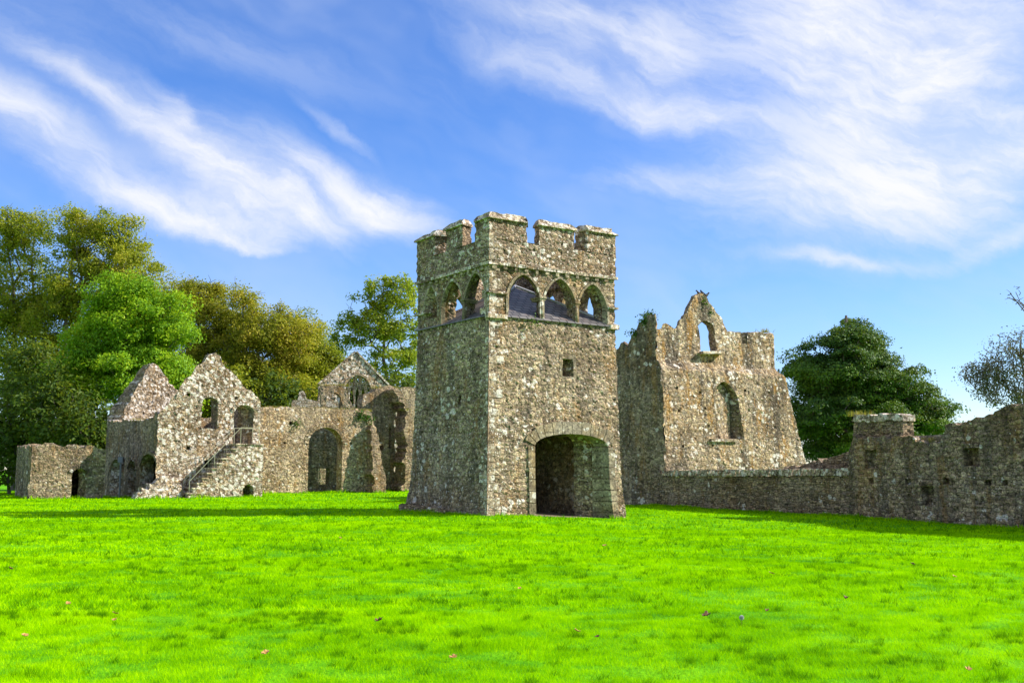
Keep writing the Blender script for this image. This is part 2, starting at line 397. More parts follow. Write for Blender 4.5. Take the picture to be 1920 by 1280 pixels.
def blade_mat():
    m, N, b, out = new_mat('lawn_blades')
    geo = N.node('ShaderNodeNewGeometry'); P = geo.outputs['Position']
    r = geo.outputs['Random Per Island']
    n = N.noise(P, .32, 4, .6); n2 = N.noise(P, 1.8, 4, .65)
    f = N.math('ADD', N.math('MULTIPLY', r, .46), N.math('ADD', N.math('MULTIPLY', N.smooth(n, .3, .7), .35), N.math('MULTIPLY', N.smooth(n2, .3, .7), .35)))
    c = N.ramp(f, [(0, (.09, .27, 0)), (.4, (.25, .53, 0)), (.7, (.41, .71, 0)), (1, (.62, .86, .001))])
    at_ = N.node('ShaderNodeAttribute', attribute_name='tuft')
    c = N.mix(N.math('MULTIPLY', at_.outputs['Fac'], .85), c, (.010, .11, .003))
    N.set(b.inputs['Base Color'], c); b.inputs['Roughness'].default_value = .6; b.inputs['Specular IOR Level'].default_value = 0
    t = N.node('ShaderNodeBsdfTranslucent'); N.set(t.inputs[0], N.mix(.4, c, (.34, .78, .002)))
    mx = N.node('ShaderNodeMixShader', ins={0: .35}); N.l.new(b.outputs[0], mx.inputs[1]); N.l.new(t.outputs[0], mx.inputs[2])
    N.l.new(mx.outputs[0], out.inputs[0])
    return m


def ground_mat():
    m, N, b, out = new_mat('lawn_ground')
    geo = N.node('ShaderNodeNewGeometry'); P = geo.outputs['Position']
    n = N.noise(P, .32, 4, .6); n2 = N.noise(P, 1.8, 4, .65); n3 = N.noise(P, 22, 3, .7)
    f = N.math('ADD', N.math('MULTIPLY', n3, .4), N.math('ADD', N.math('MULTIPLY', N.smooth(n, .3, .7), .3), N.math('MULTIPLY', N.smooth(n2, .3, .7), .3)))
    c = N.ramp(f, [(.1, (.025, .15, .001)), (.45, (.10, .34, .001)), (.9, (.22, .54, .001))])
    N.set(b.inputs['Base Color'], c); b.inputs['Specular IOR Level'].default_value = .05
    bn = N.node('ShaderNodeBump', ins={'Strength': .7, 'Distance': .05, 'Height': N.math('ADD', n3, n2)}); N.l.new(bn.outputs[0], b.inputs['Normal'])
    return m


M['blade'] = blade_mat(); M['ground'] = ground_mat()

# ------------------------------------------------------------------ ground sheet
def axis(lim, a, step0, g):
    out = [0.0]; s = step0
    while out[-1] < lim:
        out.append(out[-1] + s)
        if out[-1] > a: s *= g
    return np.array(out)
ax = axis(900, 34, .7, 1.35); xs = np.concatenate((-ax[:0:-1], ax)); ay = axis(1500, 95, .7, 1.35); ys = np.concatenate(([-60, -30, -12, -5], ay))
X, Y = np.meshgrid(xs, ys); Z = gz(X, Y)
nx, ny = len(xs), len(ys); I = np.arange(nx * ny).reshape(ny, nx)
Fq = np.stack([I[:-1, :-1], I[:-1, 1:], I[1:, 1:], I[1:, :-1]], -1).reshape(-1, 4)
g = link('ground', npmesh('ground', np.stack([X, Y, Z], -1).reshape(-1, 3), Fq, True), M['ground']); tag(g, kind='structure')

# ------------------------------------------------------------------ wall builder
class Path:
    """ground polyline; inward is to the left of the walking direction"""
    def __init__(s, pts, closed=False):
        s.P = np.array([(p[0], p[1]) for p in pts], float); s.closed = closed
        n = len(s.P); s.ns = n if closed else n - 1
        a = s.P[:s.ns]; b = s.P[(np.arange(s.ns) + 1) % n]
        s.a = a; L = np.linalg.norm(b - a, axis=1); s.L = L; s.e = (b - a) / L[:, None]
        s.n = np.stack([-s.e[:, 1], s.e[:, 0]], 1); s.start = np.concatenate(([0], np.cumsum(L))); s.total = s.start[-1]
    def shift(s, i, dprev, dnext, first):
        """corner shift at the start of segment i for inward offsets"""
        if first: return dnext[:, None] * s.n[i]
        j = (i - 1) % s.ns; n1, n2 = s.n[j], s.n[i]; det = n1[0] * n2[1] - n1[1] * n2[0]
        if abs(det) < .05: return dnext[:, None] * n2
        return np.stack([(dprev * n2[1] - dnext * n1[1]) / det, (-dprev * n2[0] + dnext * n1[0]) / det], 1)
    def pos(s, p, z, dfun):
        p = np.asarray(p, float); z = np.asarray(z, float)
        seg = np.clip(np.searchsorted(s.start, p + 1e-9, side='right') - 1, 0, s.ns - 1)
        out = np.zeros((len(p), 3)); out[:, 2] = z
        for i in range(s.ns):
            k = np.where(seg == i)[0]
            if not len(k): continue
            zz = z[k]; di = dfun(i, zz)
            hp = s.closed or i > 0; hn = s.closed or i < s.ns - 1
            S0 = s.shift(i, dfun((i - 1) % s.ns, zz), di, False) if hp else di[:, None] * s.n[i]
            j = (i + 1) % s.ns
            S1 = s.shift(j, di, dfun(j, zz), False) if hn else di[:, None] * s.n[i]
            t = ((p[k] - s.start[i]) / s.L[i])[:, None]
            out[k, :2] = (s.a[i] + S0) * (1 - t) + (s.a[i] + s.e[i] * s.L[i] + S1) * t
        return out
    def px(s, i, x, y, off=0.0):
        """photo pixel -> (p, z) on the (offset) plane of segment i"""
        d = ray(x, y); a = s.a[i] + s.n[i] * off; t = (a @ s.n[i]) / (d[:2] @ s.n[i])
        h = d[:2] * t
        return (s.start[i] + (h - a) @ s.e[i], EYE + d[2] * t)


def rough(poly, step, amp, rng, keep_below=None):
    """subdivide an outline and push its points about, in stone-sized steps"""
    out = []; n = len(poly)
    for i in range(n):
        a = np.array(poly[i], float); b = np.array(poly[(i + 1) % n], float); L = np.linalg.norm(b - a)
        k = max(1, int(L / step)); low = keep_below is not None and a[1] < keep_below and b[1] < keep_below
        nn = np.array([-(b - a)[1], (b - a)[0]]) / max(L, 1e-6)
        j = 0.0
        for m_ in range(k):
            if m_ % 2 == 0: j = rng.normal() * amp
            q = a + (b - a) * (m_ / k)
            if not low and m_ > 0: q = q + nn * (j + rng.normal() * amp * .25) + (b - a) / L * rng.normal() * step * .15
            out.append(tuple(q))
    return out


def inpoly(P, poly):
    x, y = P[:, 0], P[:, 1]; c = np.zeros(len(P), bool); n = len(poly); q = np.asarray(poly)
    for i in range(n):
        x1, y1 = q[i]; x2, y2 = q[(i + 1) % n]
        if y1 == y2: continue
        k = ((y1 > y) != (y2 > y)) & (x < (x2 - x1) * (y - y1) / (y2 - y1) + x1); c ^= k
    return c


def wall(path, poly, name, mat, parent=None, holes=(), th=.6, out=None, inn=None, step=.12, amp=.04, hamp=.012, seed=1, base_keep=0.05, origin=None):
    rng = np.random.default_rng(seed)
    zmin = min(q[1] for q in poly)
    outer = rough(poly, step * 1.3, amp, rng, zmin + base_keep) if amp else [tuple(q) for q in poly]
    hs_ = [rough(h, step, hamp, rng) for h in holes]
    V = []; E = []
    for ring in [outer] + hs_:
        b = len(V); V += [Vector(q) for q in ring]; E += [(b + i, b + (i + 1) % len(ring)) for i in range(len(ring))]
    oa = np.array(outer); pmin, pmax = oa[:, 0].min(), oa[:, 0].max(); zmax = oa[:, 1].max()
    corners = [c for c in path.start if pmin + .02 < c < pmax - .02]
    for c in corners:
        b = len(V); k = max(2, int((zmax - zmin) / step)); zz = np.linspace(zmin - .01, zmax + .01, k)
        V += [Vector((c, z)) for z in zz]; E += [(b + i, b + i + 1) for i in range(k - 1)]
    gp, gzz = np.meshgrid(np.arange(pmin + step / 2, pmax, step), np.arange(zmin + step / 2, zmax, step))
    G = np.stack([gp.ravel(), gzz.ravel()], 1) + rng.uniform(-.3, .3, (gp.size, 2)) * step
    ok = inpoly(G, outer)
    for h in hs_: ok &= ~inpoly(G, h)
    for c in corners: ok &= abs(G[:, 0] - c) > step * .4
    V += [Vector(q) for q in G[ok]]
    rv, _, rf, *_ = delaunay_2d_cdt(V, E, [], 0, 1e-5)
    rv = np.array([tuple(v) for v in rv]); rf = np.array([tuple(f) for f in rf])
    cen = rv[rf].mean(1); k = inpoly(cen, outer)
    for h in hs_: k &= ~inpoly(cen, h)
    rf = rf[k]
    used = np.unique(rf); mp = -np.ones(len(rv), int); mp[used] = np.arange(len(used)); rv = rv[used]; rf = mp[rf]
    a2 = (rv[rf[:, 1]] - rv[rf[:, 0]]); b2 = (rv[rf[:, 2]] - rv[rf[:, 0]]); cr = a2[:, 0] * b2[:, 1] - a2[:, 1] * b2[:, 0]
    rf[cr < 0] = rf[cr < 0][:, ::-1]
    fo = out if out else (lambda i, z: np.zeros_like(z)); fi = inn if inn else (lambda i, z: np.full_like(z, th))
    n = len(rv); fr = path.pos(rv[:, 0], rv[:, 1], fo); bk = path.pos(rv[:, 0], rv[:, 1], fi)
    faces = [tuple(f) for f in rf] + [tuple(f[::-1] + n) for f in rf]
    from collections import defaultdict
    ec = defaultdict(int)
    ea = np.concatenate([rf[:, [0, 1]], rf[:, [1, 2]], rf[:, [2, 0]]]); key = {(int(a), int(b)) for a, b in ea}
    bnd = [(a, b) for a, b in key if (b, a) not in key]
    if path.closed and pmax - pmin > path.total - .01:
        eps = 1e-4
        bnd = [(a, b) for a, b in bnd if not ((rv[a, 0] < pmin + eps and rv[b, 0] < pmin + eps) or (rv[a, 0] > pmax - eps and rv[b, 0] > pmax - eps))]
    verts = [fr, bk]; ks = max(1, int(round(th / (step * 1.3)))); nb = 2 * n; ridx = {}
    bv = sorted({i for e in bnd for i in e})
    mids = []
    for j in range(1, ks):
        t = j / ks; mids.append({v: nb + q for q, v in enumerate(bv)}); nb += len(bv); verts.append(fr[bv] * (1 - t) + bk[bv] * t)
    for a, b in bnd:
        pa, pb = a, b
        for mdict in mids: faces.append((pb, pa, mdict[a], mdict[b])); pa, pb = mdict[a], mdict[b]
        faces.append((pb, pa, a + n, b + n))
    me = npmesh(name, np.concatenate(verts), faces)
    return link(name, me, mat, parent, origin)


def arch_pts(x0, x1, z0, zs, za, n=7, pointed=False):
    """opening outline: jambs from z0 to the springing zs, crown at za"""
    xm = (x0 + x1) / 2; out = [(x0, z0), (x1, z0), (x1, zs)]
    if pointed:
        for i in range(1, n): t = i / n; out.append((x1 - (x1 - xm) * (t ** 1.9 * .55 + t * .45), zs + (za - zs) * (1 - (1 - t) ** 1.45)))
        out.append((xm, za))
        for i in range(n - 1, 0, -1): t = i / n; out.append((x0 + (xm - x0) * (t ** 1.9 * .55 + t * .45), zs + (za - zs) * (1 - (1 - t) ** 1.45)))
    else:
        for i in range(1, 2 * n): t = math.pi * i / (2 * n); out.append((xm + (x1 - xm) * math.cos(t), zs + (za - zs) * math.sin(t)))
    out.append((x0, zs))
    return out


def pxarch(path, i, xl, xr, yb, ys_, ya, pointed=False, off=0.0, n=7):
    """the same outline read off the photo: left/right edge, foot, springing and crown pixels"""
    p0, z0 = path.px(i, xl, yb, off); p1, _ = path.px(i, xr, yb, off)
    _, zs = path.px(i, (xl + xr) / 2, ys_, off); _, za = path.px(i, (xl + xr) / 2, ya, off)
    return arch_pts(p0, p1, z0, zs, za, n, pointed)


def rect(p0, p1, z0, z1): return [(p0, z0), (p1, z0), (p1, z1), (p0, z1)]


def pxrect(path, i, xl, xr, yt, yb, off=0.0):
    xm = (xl + xr) / 2; p0, _ = path.px(i, xl, yb, off); p1, _ = path.px(i, xr, yb, off)
    _, zb = path.px(i, xm, yb, off); _, zt = path.px(i, xm, yt, off)
    return rect(p0, p1, zb, zt)


def band(path, line, w, name, mat, parent, d0, d1, seed=0, cuts=1, closed=False, gap=.012):
    """stones laid along a (p,z) line: a moulding or a ring of voussoirs, w wide to the line's left, from offset d0 to d1"""
    L = np.array(line, float); n = len(L); T = np.gradient(L, axis=0); T /= np.linalg.norm(T, axis=1)[:, None]; Nn = np.stack([-T[:, 1], T[:, 0]], 1)
    rng = np.random.default_rng(seed); mb = MB()
    for i in range(n - 1):
        a, b = L[i], L[i + 1]; d = b - a; a = a + d * gap / max(np.linalg.norm(d), .001); b = b - d * gap / max(np.linalg.norm(d), .001)
        ww = w * rng.uniform(.92, 1.08); q = np.array([a, b, b + Nn[i + 1] * ww, a + Nn[i] * ww]); dd = rng.uniform(0, .006)
        f = path.pos(q[:, 0], q[:, 1], lambda s_, z: (d0(s_, z) if callable(d0) else np.full_like(z, d0)) - dd); k = path.pos(q[:, 0], q[:, 1], lambda s_, z: np.full_like(z, d1))
        mb.add([*f, *k], [(0, 1, 2, 3), (7, 6, 5, 4), (1, 0, 4, 5), (2, 1, 5, 6), (3, 2, 6, 7), (0, 3, 7, 4)])
    return mb.build(name, mat, parent)


TH = R(34); U = np.array([math.cos(TH), math.sin(TH)]); Vv = np.array([-math.sin(TH), math.cos(TH)])
def ring(A, wu, wv):
    A = np.array(A, float); return Path([A, A + U * wu, A + U * wu + Vv * wv, A + Vv * wv], True)


# ================================================================== THE TOWER
TA = (-.80, 37.6); TWu, TWv = 5.75, 5.25
tw = ring(TA, TWu, TWv); c1, c2, c3, c4 = tw.start[1:]   # right face 0..c1, back faces, left face c3..c4 (walked towards the near corner)
tower = empty('gate_tower', (*TA, 0), 'square battlemented stone tower with an arched gateway and pointed arcade, middle of the lawn', 'tower')
def bat(i, z):                                            # battered outside face
    return -(np.clip(7.0 - z, 0, 9) * .022 + np.clip(1.2 - z, 0, 2) * .06 + (np.clip(2.9 - z, 0, 3.5) ** 1.5 * .055 if i == 2 else 0))
SILL = 7.05
def A(i, xl, xr, ys_, ya, yb=600):
    q = pxarch(tw, i, xl, xr, yb, ys_, ya, True)
    return [(p, (SILL if z < SILL + .3 and k < 2 else z)) for k, (p, z) in enumerate(q)]
archR = [A(0, 953, 1012, 555, 515), A(0, 1020, 1079, 566, 523), A(0, 1084, 1137, 575, 533)]
archL = [A(3, 872, 911, 560, 512), A(3, 829, 868, 570, 527)]
blindL = A(3, 797, 821, 578, 537)
def mirror(h, c): return [(c - p, z) for p, z in h][::-1]
back = [mirror(h, c1 + c2) for h in archR] + [mirror(h, c2 + c3 + (c4 - c3)) for h in []]
def shiftp(h, a, b): return [(b - (p - a), z) for p, z in h][::-1]
archB = [shiftp(h, 0, c3) for h in archR]                 # onto the far face parallel to the right face
_w = [arch_pts(c1 + v - .60, c1 + v + .60, SILL, 8.0, 8.82, 7, True) for v in (1.12, 2.6, 4.05)]
archBR = _w    # onto the far face parallel to the left face
gate = pxarch(tw, 0, 1005, 1137, 1000, 836, 813, off=-.12, n=6)
gate = [(p, z if z > .5 else -.45) for p, z in gate]
win = pxrect(tw, 0, 1053, 1073, 673, 706)
slit = pxrect(tw, 3, 862, 867, 740, 760)
PB = 8.95                                                 # underside of the string course
ztop = 9.9
def grow_hole(h, g):
    c = np.mean(np.array(h), axis=0); zm = min(z for _, z in h)
    return [(p + (g if p > c[0] else -g if p < c[0] - .01 else 0), z + (0 if z < zm + .02 else g * .7)) for p, z in h]
body = rect(0, c4, -.6, PB)
w_ = wall(tw, body, 'wall', M['tower'], tower, holes=[*[grow_hole(h, .035) for h in archR + archL], blindL, *archB, *archBR, grow_hole(gate, .09), win, slit], th=.65, out=bat,
          inn=lambda i, z: np.where(z > 6.5, .30 if i == 1 else .55, .95), step=.085, amp=0, hamp=.008, seed=3)
# blocked third arch of the left face
gb = grow_hole(blindL, .1)
wall(tw, [(p, z - .05 if k < 2 else z) for k, (p, z) in enumerate(gb)], 'arch_blocking', M['tower'], tower, th=.25, out=lambda i, z: np.full_like(z, .38), inn=lambda i, z: np.full_like(z, .56), step=.1, amp=0, seed=4)



# parapet with its crenels, then each merlon
def crenel(i, x, y): return tw.px(i, x, y)
zc = 9.86
par = wall(tw, rect(0, c4, PB + .003, zc), 'parapet', M['parapet'], tower, th=.5, out=lambda i, z: np.full_like(z, -.045), inn=lambda i, z: np.full_like(z, .42), step=.085, amp=.0, seed=5)
# string course and its corbel stones
for (p0, p1) in ((0.0, c1), (c3, c4)):
    line = [(p0 + (p1 - p0) * k / 14, PB - .06) for k in range(15)]
    band(tw, line, .11, 'string_course', M['cap'], tower, -.11, .05, seed=int(p0 * 7) + 1)
mb = MB(); rng = np.random.default_rng(5)
for (p0, p1) in ((.2, c1 - .2), (c3 + .2, c4 - .2)):
    k = 0
    for p in np.arange(p0, p1, .46):
        q = tw.pos([p], [PB - .14], lambda i, z: np.full_like(z, -.045))[0]; i = 0 if p < c1 else 3
        mb = MB(); mb.box(q, (*(tw.e[i] * rng.uniform(.10, .2)), 0), (*(tw.n[i] * .08), 0), (0, 0, rng.uniform(.08, .15))); mb.build('corbel_stone', M['dressed'], tower)
p_ = lambda i, x, y: tw.px(i, x, y)[0]
z_ = lambda i, x, y: tw.px(i, x, y)[1]
merl = [('corner', p_(3, 893, 400), c4 + p_(0, 987, 405)), ('r', p_(0, 1010, 415), p_(0, 1073, 420)), ('rc', p_(0, 1099, 425), c1 + .75),
        ('l', p_(3, 839, 420), p_(3, 869, 415)), ('lc', c3 - .8, p_(3, 818, 440)), ('b', c1 + 1.6, c1 + 2.5), ('b', c1 + 3.3, c1 + 4.2), ('b', c2 - .8, c2 + .8), ('b', c2 + 1.9, c2 + 2.9), ('b', c2 + 3.8, c2 + 4.5)]
tops = {'corner': (z_(3, 925, 412), ), 'r': (z_(0, 1040, 433), ), 'rc': (z_(0, 1120, 442), ), 'l': (z_(3, 862, 430), ), 'lc': (z_(3, 805, 452), ), 'b': (10.35, )}
class Wrap(Path):
    """the tower path unrolled past its near corner"""
    def pos(s, p, z, d):
        p = np.asarray(p, float); return Path.pos(s, np.where(p > s.total, p - s.total, p), z, d)
tw2 = Path([tw.P[3] , tw.P[0], tw.P[1]], False)           # left face then right face, for the near corner
for kind, a, b in merl:
    P_, off = (tw2, -c3) if kind == 'corner' else (tw, 0.0); zt = tops[kind][0] + .12
    m_ = wall(P_, rect(a + off, b + off, zc + .003, zt), 'merlon', M['parapet'], tower, th=.45, out=lambda i, z: np.full_like(z, -.045), inn=lambda i, z: np.full_like(z, .40), step=.085, amp=.015, seed=int(a * 10) + 6)
    wall(P_, [(a + off - .07, zt - .02), (b + off + .07, zt - .02), (b + off + .07, zt + .06), (b + off - .02, zt + .24), (a + off + .02, zt + .24), (a + off - .07, zt + .06)], 'coping', M['cap'], m_, th=.5,
         out=lambda i, z: np.where(z > zt + .1, .05, -.15), inn=lambda i, z: np.where(z > zt + .1, .30, .47), step=.10, amp=.02, seed=int(a * 10) + 7)

# arcade mouldings, shafts with capitals, quoins
def outline_arch(h): return h[1:] + [h[0]]
for h in archR + archL + [blindL]:
    band(tw, outline_arch(h)[::1], -.09, 'arch_moulding', M['dressed'], tower, -.035, .12, seed=len(h), gap=.002)
for hs3, i in ((archR, 0), (archL[::-1], 3)):
    for h1, h2 in zip(hs3[:-1], hs3[1:]):
        a, b = h1[1][0], h2[0][0]; m = (a + b) / 2; zs = (h1[2][1] + h2[2][1]) / 2
        q0 = tw.pos([m], [SILL], lambda s_, z: np.full_like(z, .02))[0]; col = MB()
        col.tube([q0 + np.array([0, 0, -.02]), q0 + np.array([0, 0, zs - SILL])], [.085, .08], 8); cobj = col.build('shaft', M['dressed'], tower, smooth=True)
        c_ = MB(); e = tw.e[i]; nn = tw.n[i]; c0 = q0 + np.array([0, 0, zs - SILL])
        c_.box(c0 + np.array([*(nn * .2), .05]), (*(e * (b - a + .12)), 0), (*(nn * .62), 0), (0, 0, .07)); c_.box(c0 + np.array([*(nn * .2), -.02]), (*(e * (b - a + .05)), 0), (*(nn * .55), 0), (0, 0, .09))
        c_.build('capital', M['dressed'], cobj)
# imposts and ledges at the corners
def ledge(a, b, z, h, d, name, P_=tw, off=0.0, mat='cap'):
    return wall(P_, rect(a + off, b + off, z, z + h), name, M[mat], tower, th=.3, out=lambda i, zz: np.full_like(zz, -d), inn=lambda i, zz: np.full_like(zz, .1), step=.1, amp=.008, seed=int(a * 9 + z))
zi = archR[0][2][1]
ledge(archL[0][1][0] + .02, c4 + archR[0][0][0] - .02, zi - .02, .07, .11, 'impost', tw2, -c3)
ledge(archL[0][1][0] + .02, c4 + archR[0][0][0] - .02, SILL - .10, .17, .13, 'sill_band', tw2, -c3)
ledge(archR[2][1][0] + .02, c1 + .3, archR[2][2][1] - .02, .07, .11, 'impost')
ledge(archR[2][1][0] + .02, c1 + .3, SILL - .10, .17, .13, 'sill_band')
ledge(c3 - .3, blindL[0][0] + .35, archR[2][2][1] - .12, .07, .10, 'impost')
mb = MB(); rng = np.random.default_rng(8); z = SILL - 2.0
# corner quoins: alternate long and short dressed blocks
z = -.1; k = 0
while z < 10.2:
    h = rng.uniform(.22, .46); L0, L1 = (rng.uniform(.42, .66), rng.uniform(.2, .34)) if k % 2 else (rng.uniform(.2, .34), rng.uniform(.42, .66))
    if z + h < 10.25 and not (abs(z - zi) < .1):
        zm = z + h / 2; bo = float(-bat(0, np.array([zm])) if zm < PB else .045) + .022 + rng.uniform(0, .02)
        cpt = np.array(TA); sh = tw.n[0] * -bo + tw.n[3] * -bo
        c = cpt + sh
        v = [c, c + U * L0, c + U * L0 + Vv * .12, c + U * .12 + Vv * .12, c + U * .12 + Vv * L1, c + Vv * L1]
        qb = MB(); vb = [(*q, z + .01) for q in v]; vt = [(*q, z + h - .008) for q in v]
        qb.add(vb + vt, [(0, 1, 7, 6), (1, 2, 8, 7), (2, 3, 9, 8), (3, 4, 10, 9), (4, 5, 11, 10), (5, 0, 6, 11), (6, 7, 8, 9), (6, 9, 10, 11)]); qb.build('quoin', M['quoin'], tower)
    z += h; k += 1

# low pyramid roof of slates behind the arcade
zE, zA = SILL + .02, z_(0, 966, 560); 
cpt = np.array(TA) + U * TWu / 2 + Vv * TWv / 2; apex = (*cpt, 8.74)
rm = bpy.data.meshes.new('roof'); o_ = .09
cs_ = [np.array(TA) + U * a + Vv * b for a, b in ((-o_, -o_), (TWu + o_, -o_), (TWu + o_, TWv + o_), (-o_, TWv + o_))]
vs = [(*c, zE) for c in cs_] + [apex] + [(*c, zE - .035) for c in cs_]
rm.from_pydata([tuple(map(float, v)) for v in vs], [], [(0, 1, 4), (1, 2, 4), (2, 3, 4), (3, 0, 4), (0, 5, 6, 1), (1, 6, 7, 2), (2, 7, 8, 3), (3, 8, 5, 0), (8, 7, 6, 5)])
uvl = rm.uv_layers.new(name='UVMap')
for pl in rm.polygons:
    n3 = pl.normal; ex = Vector((0, 0, 1)).cross(n3); ex = ex.normalized() if ex.length > .01 else Vector((1, 0, 0)); ey = n3.cross(ex)
    for li in pl.loop_indices: v = rm.vertices[rm.loops[li].vertex_index].co; uvl.data[li].uv = (v.dot(ex), v.dot(ey))
roof = link('roof', rm, M['slate'], tower)
mb = MB()
for c in cs_: mb.tube([Vector((*c, zE + .02)), Vector(apex) + Vector((0, 0, .02))], [.05, .05], 5)
mb.build('ridge_roll', simple('lead_flashing', (.33, .33, .37), (.46, .46, .50), 6, .45), roof)

# gateway: voussoirs, jambs, vaulted passage with a blocked arch at its back
gl = gate[2:]                                             # springing right -> crown -> springing left
gl = [gate[2]] + gate[3:-1] + [gate[-1]]
band(tw, gl, -.46, 'voussoirs', M['dressed'], tower, lambda i, z: bat(i, z) - .045, .30, seed=3, gap=.014)
for (p, sgn) in ((gate[0][0], -1), (gate[1][0], 1)):
    q = [(p, .0 + k * .42) for k in range(-1, int(gate[2][1] / .42))] + [(p, gate[2][1] - .01)]
    band(tw, q, .27 if sgn < 0 else -.27, 'jamb', M['dressed'], tower, lambda i, z: bat(i, z) - .045, .35, seed=int(p * 3), gap=.012)
inner = Path([np.array(TA) + U * .95 + Vv * .95, np.array(TA) + U * (TWu - .95) + Vv * .95, np.array(TA) + U * (TWu - .95) + Vv * (TWv - .95), np.array(TA) + U * .95 + Vv * (TWv - .95)], True)
B0 = np.array(TA) + U * .90 + Vv * (TWv - 1.35); B1 = np.array(TA) + U * (TWu - .90) + Vv * (TWv - 1.35)
bw = Path([B0, B1])
ba = pxarch(bw, 0, 1028, 1104, 945, 893, 884); 
wall(bw, rect(0, bw.total, -.5, 3.9), 'inner_wall', M['side'], tower, holes=[ba], th=.42, step=.12, amp=0, seed=9)
mb = MB(); vault = []
for k in range(9):
    t = math.pi * k / 8; vault.append((math.cos(t), math.sin(t)))
vv = []; 
for (sx, sz) in vault:
    q = np.array(TA) + U * (TWu / 2 + 2.0 * sx) ; vv.append((*(q + Vv * .6), 2.5 + .95 * sz)); vv.append((*(q + Vv * (TWv - .9)), 2.5 + .95 * sz))
vt = [(x, y, z + .3) for x, y, z in vv]
n_ = len(vv); mb.add(vv + vt, [(2 * i, 2 * i + 1, 2 * i + 3, 2 * i + 2) for i in range(8)] + [(n_ + 2 * i, n_ + 2 * i + 2, n_ + 2 * i + 3, n_ + 2 * i + 1) for i in range(8)] +
       [(2 * i, 2 * i + 2, n_ + 2 * i + 2, n_ + 2 * i) for i in range(8)])
mb.build('vault', M['side'], tower)
# window surround
for nm, r_ in (('window_lintel', rect(win[0][0] - .12, win[1][0] + .14, win[2][1] + .004, win[2][1] + .16)), ('window_sill', rect(win[0][0] - .1, win[1][0] + .12, win[0][1] - .09, win[0][1] - .004)),
               ('window_jamb', rect(win[0][0] - .12, win[0][0] - .004, win[0][1], win[2][1])), ('window_jamb', rect(win[1][0] + .004, win[1][0] + .14, win[0][1], win[2][1]))):
    wall(tw, r_, nm, M['dressed'] if nm != 'window_sill' else M['cap'], tower, th=.3, out=lambda i, z: bat(i, z) - .012, inn=lambda i, z: np.full_like(z, .2), step=.12, amp=0, seed=2)
# broken plinth at the foot of the left face
plp = Path([np.array(TA) + Vv * (TWv + .25) - U * .62, np.array(TA) + Vv * 2.3 - U * .42])
wall(plp, [(0, -.5), (plp.total, -.5), (plp.total, .10), (plp.total * .7, .22), (plp.total * .3, .20), (.2, .32), (0, .25)], 'plinth', M['slab'], tower, th=.6, step=.09, amp=.03, seed=12)
aa, bb2 = np.meshgrid(np.linspace(.35, TWu - .4, 14), np.linspace(-.12, TWv - .4, 14)); xg = TA[0] + U[0] * aa + Vv[0] * bb2; yg = TA[1] + U[1] * aa + Vv[1] * bb2; In = np.arange(196).reshape(14, 14)
tag(link('path', npmesh('path', np.stack([xg, yg, gz(xg, yg) + .02 - (bb2 < 0) * .04], -1).reshape(-1, 3), np.stack([In[:-1, :-1], In[:-1, 1:], In[1:, 1:], In[1:, :-1]], -1).reshape(-1, 4)), M['dirt']), kind='structure')

# ================================================================== THE GABLED WING WITH STAIRS
WA = (-20.35, 61.4); wg = ring(WA, 6.1, 11.9); d1, d2, d3, d4 = wg.start[1:]
wing = empty('gabled_ruin', (*WA, 0), 'roofless gabled building speckled white with lichen, outside stair to its upper door', 'ruin')
def W0(x, y, off=0): return wg.px(0, x, y, off)
front = [W0(304, 778), W0(318, 752), W0(338, 725), W0(352, 708), W0(372, 684), W0(384, 676), W0(392, 664), W0(404, 661), W0(413, 667), W0(418, 682), W0(436, 698), W0(452, 716), W0(470, 732), W0(483, 745)]
ev = W0(489, 752)
top = [(.0, front[0][1])] + front[1:] + [(d1, ev[1]), (d1 + .5, 5.4), (d1 + 4, 5.0), (d1 + 7, 4.9), (d2 - .5, 4.8), (d2, 5.0)]
apz = front[7][1]; rz = lambda x, y: wg.px(2, x, y)
rear = [rz(327, 727), rz(310, 708), rz(293, 692), rz(280, 682), rz(268, 684), rz(256, 700), rz(240, 722), rz(222, 745), rz(205, 772)]
rear = [r for r in rear if d2 + .05 < r[0] < d3 - .05]
top += [(d2 + .05, 5.3)] + rear + [(d3, 4.9)]
lft = [wg.px(3, x, y) for x, y in ((215, 790), (240, 787), (262, 789), (276, 787), (285, 783), (293, 772))]
top += lft + [(d4, front[0][1])]
holes = [pxarch(wg, 0, 377, 408, 803, 756, 744), pxarch(wg, 0, 437, 474, 833, 772, 759), pxrect(wg, 0, 382, 396, 862, 881), pxrect(wg, 0, 350, 357, 737, 743), pxrect(wg, 0, 440, 446, 743, 749), pxrect(wg, 0, 349, 356, 836, 843)]
holes += [pxarch(wg, 3, 207, 229, 945, 886, 861), pxarch(wg, 3, 240, 254, 945, 880, 863), pxarch(wg, 3, 264, 294, 905, 876, 851)]
holes[6] = [(p, max(z, -.1)) for p, z in holes[6]]; holes[7] = [(p, max(z, -.1)) for p, z in holes[7]]
poly = [(0, -.8), (d4, -.8)] + top[::-1]
wo_ = wall(wg, poly, 'wall', M['wing'], wing, holes=holes, th=.8, step=.13, amp=.05, seed=21, out=lambda i, z: -np.clip(2.5 - z, 0, 3) * .03)
def dark_side(o, mat):  # left-facing faces take the darker stone with less lichen
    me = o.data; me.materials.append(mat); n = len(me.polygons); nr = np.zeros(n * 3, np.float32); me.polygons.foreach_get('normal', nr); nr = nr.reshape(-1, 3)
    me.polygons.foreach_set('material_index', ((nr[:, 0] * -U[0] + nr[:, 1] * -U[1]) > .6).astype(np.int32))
dark_side(wo_, M['side'])
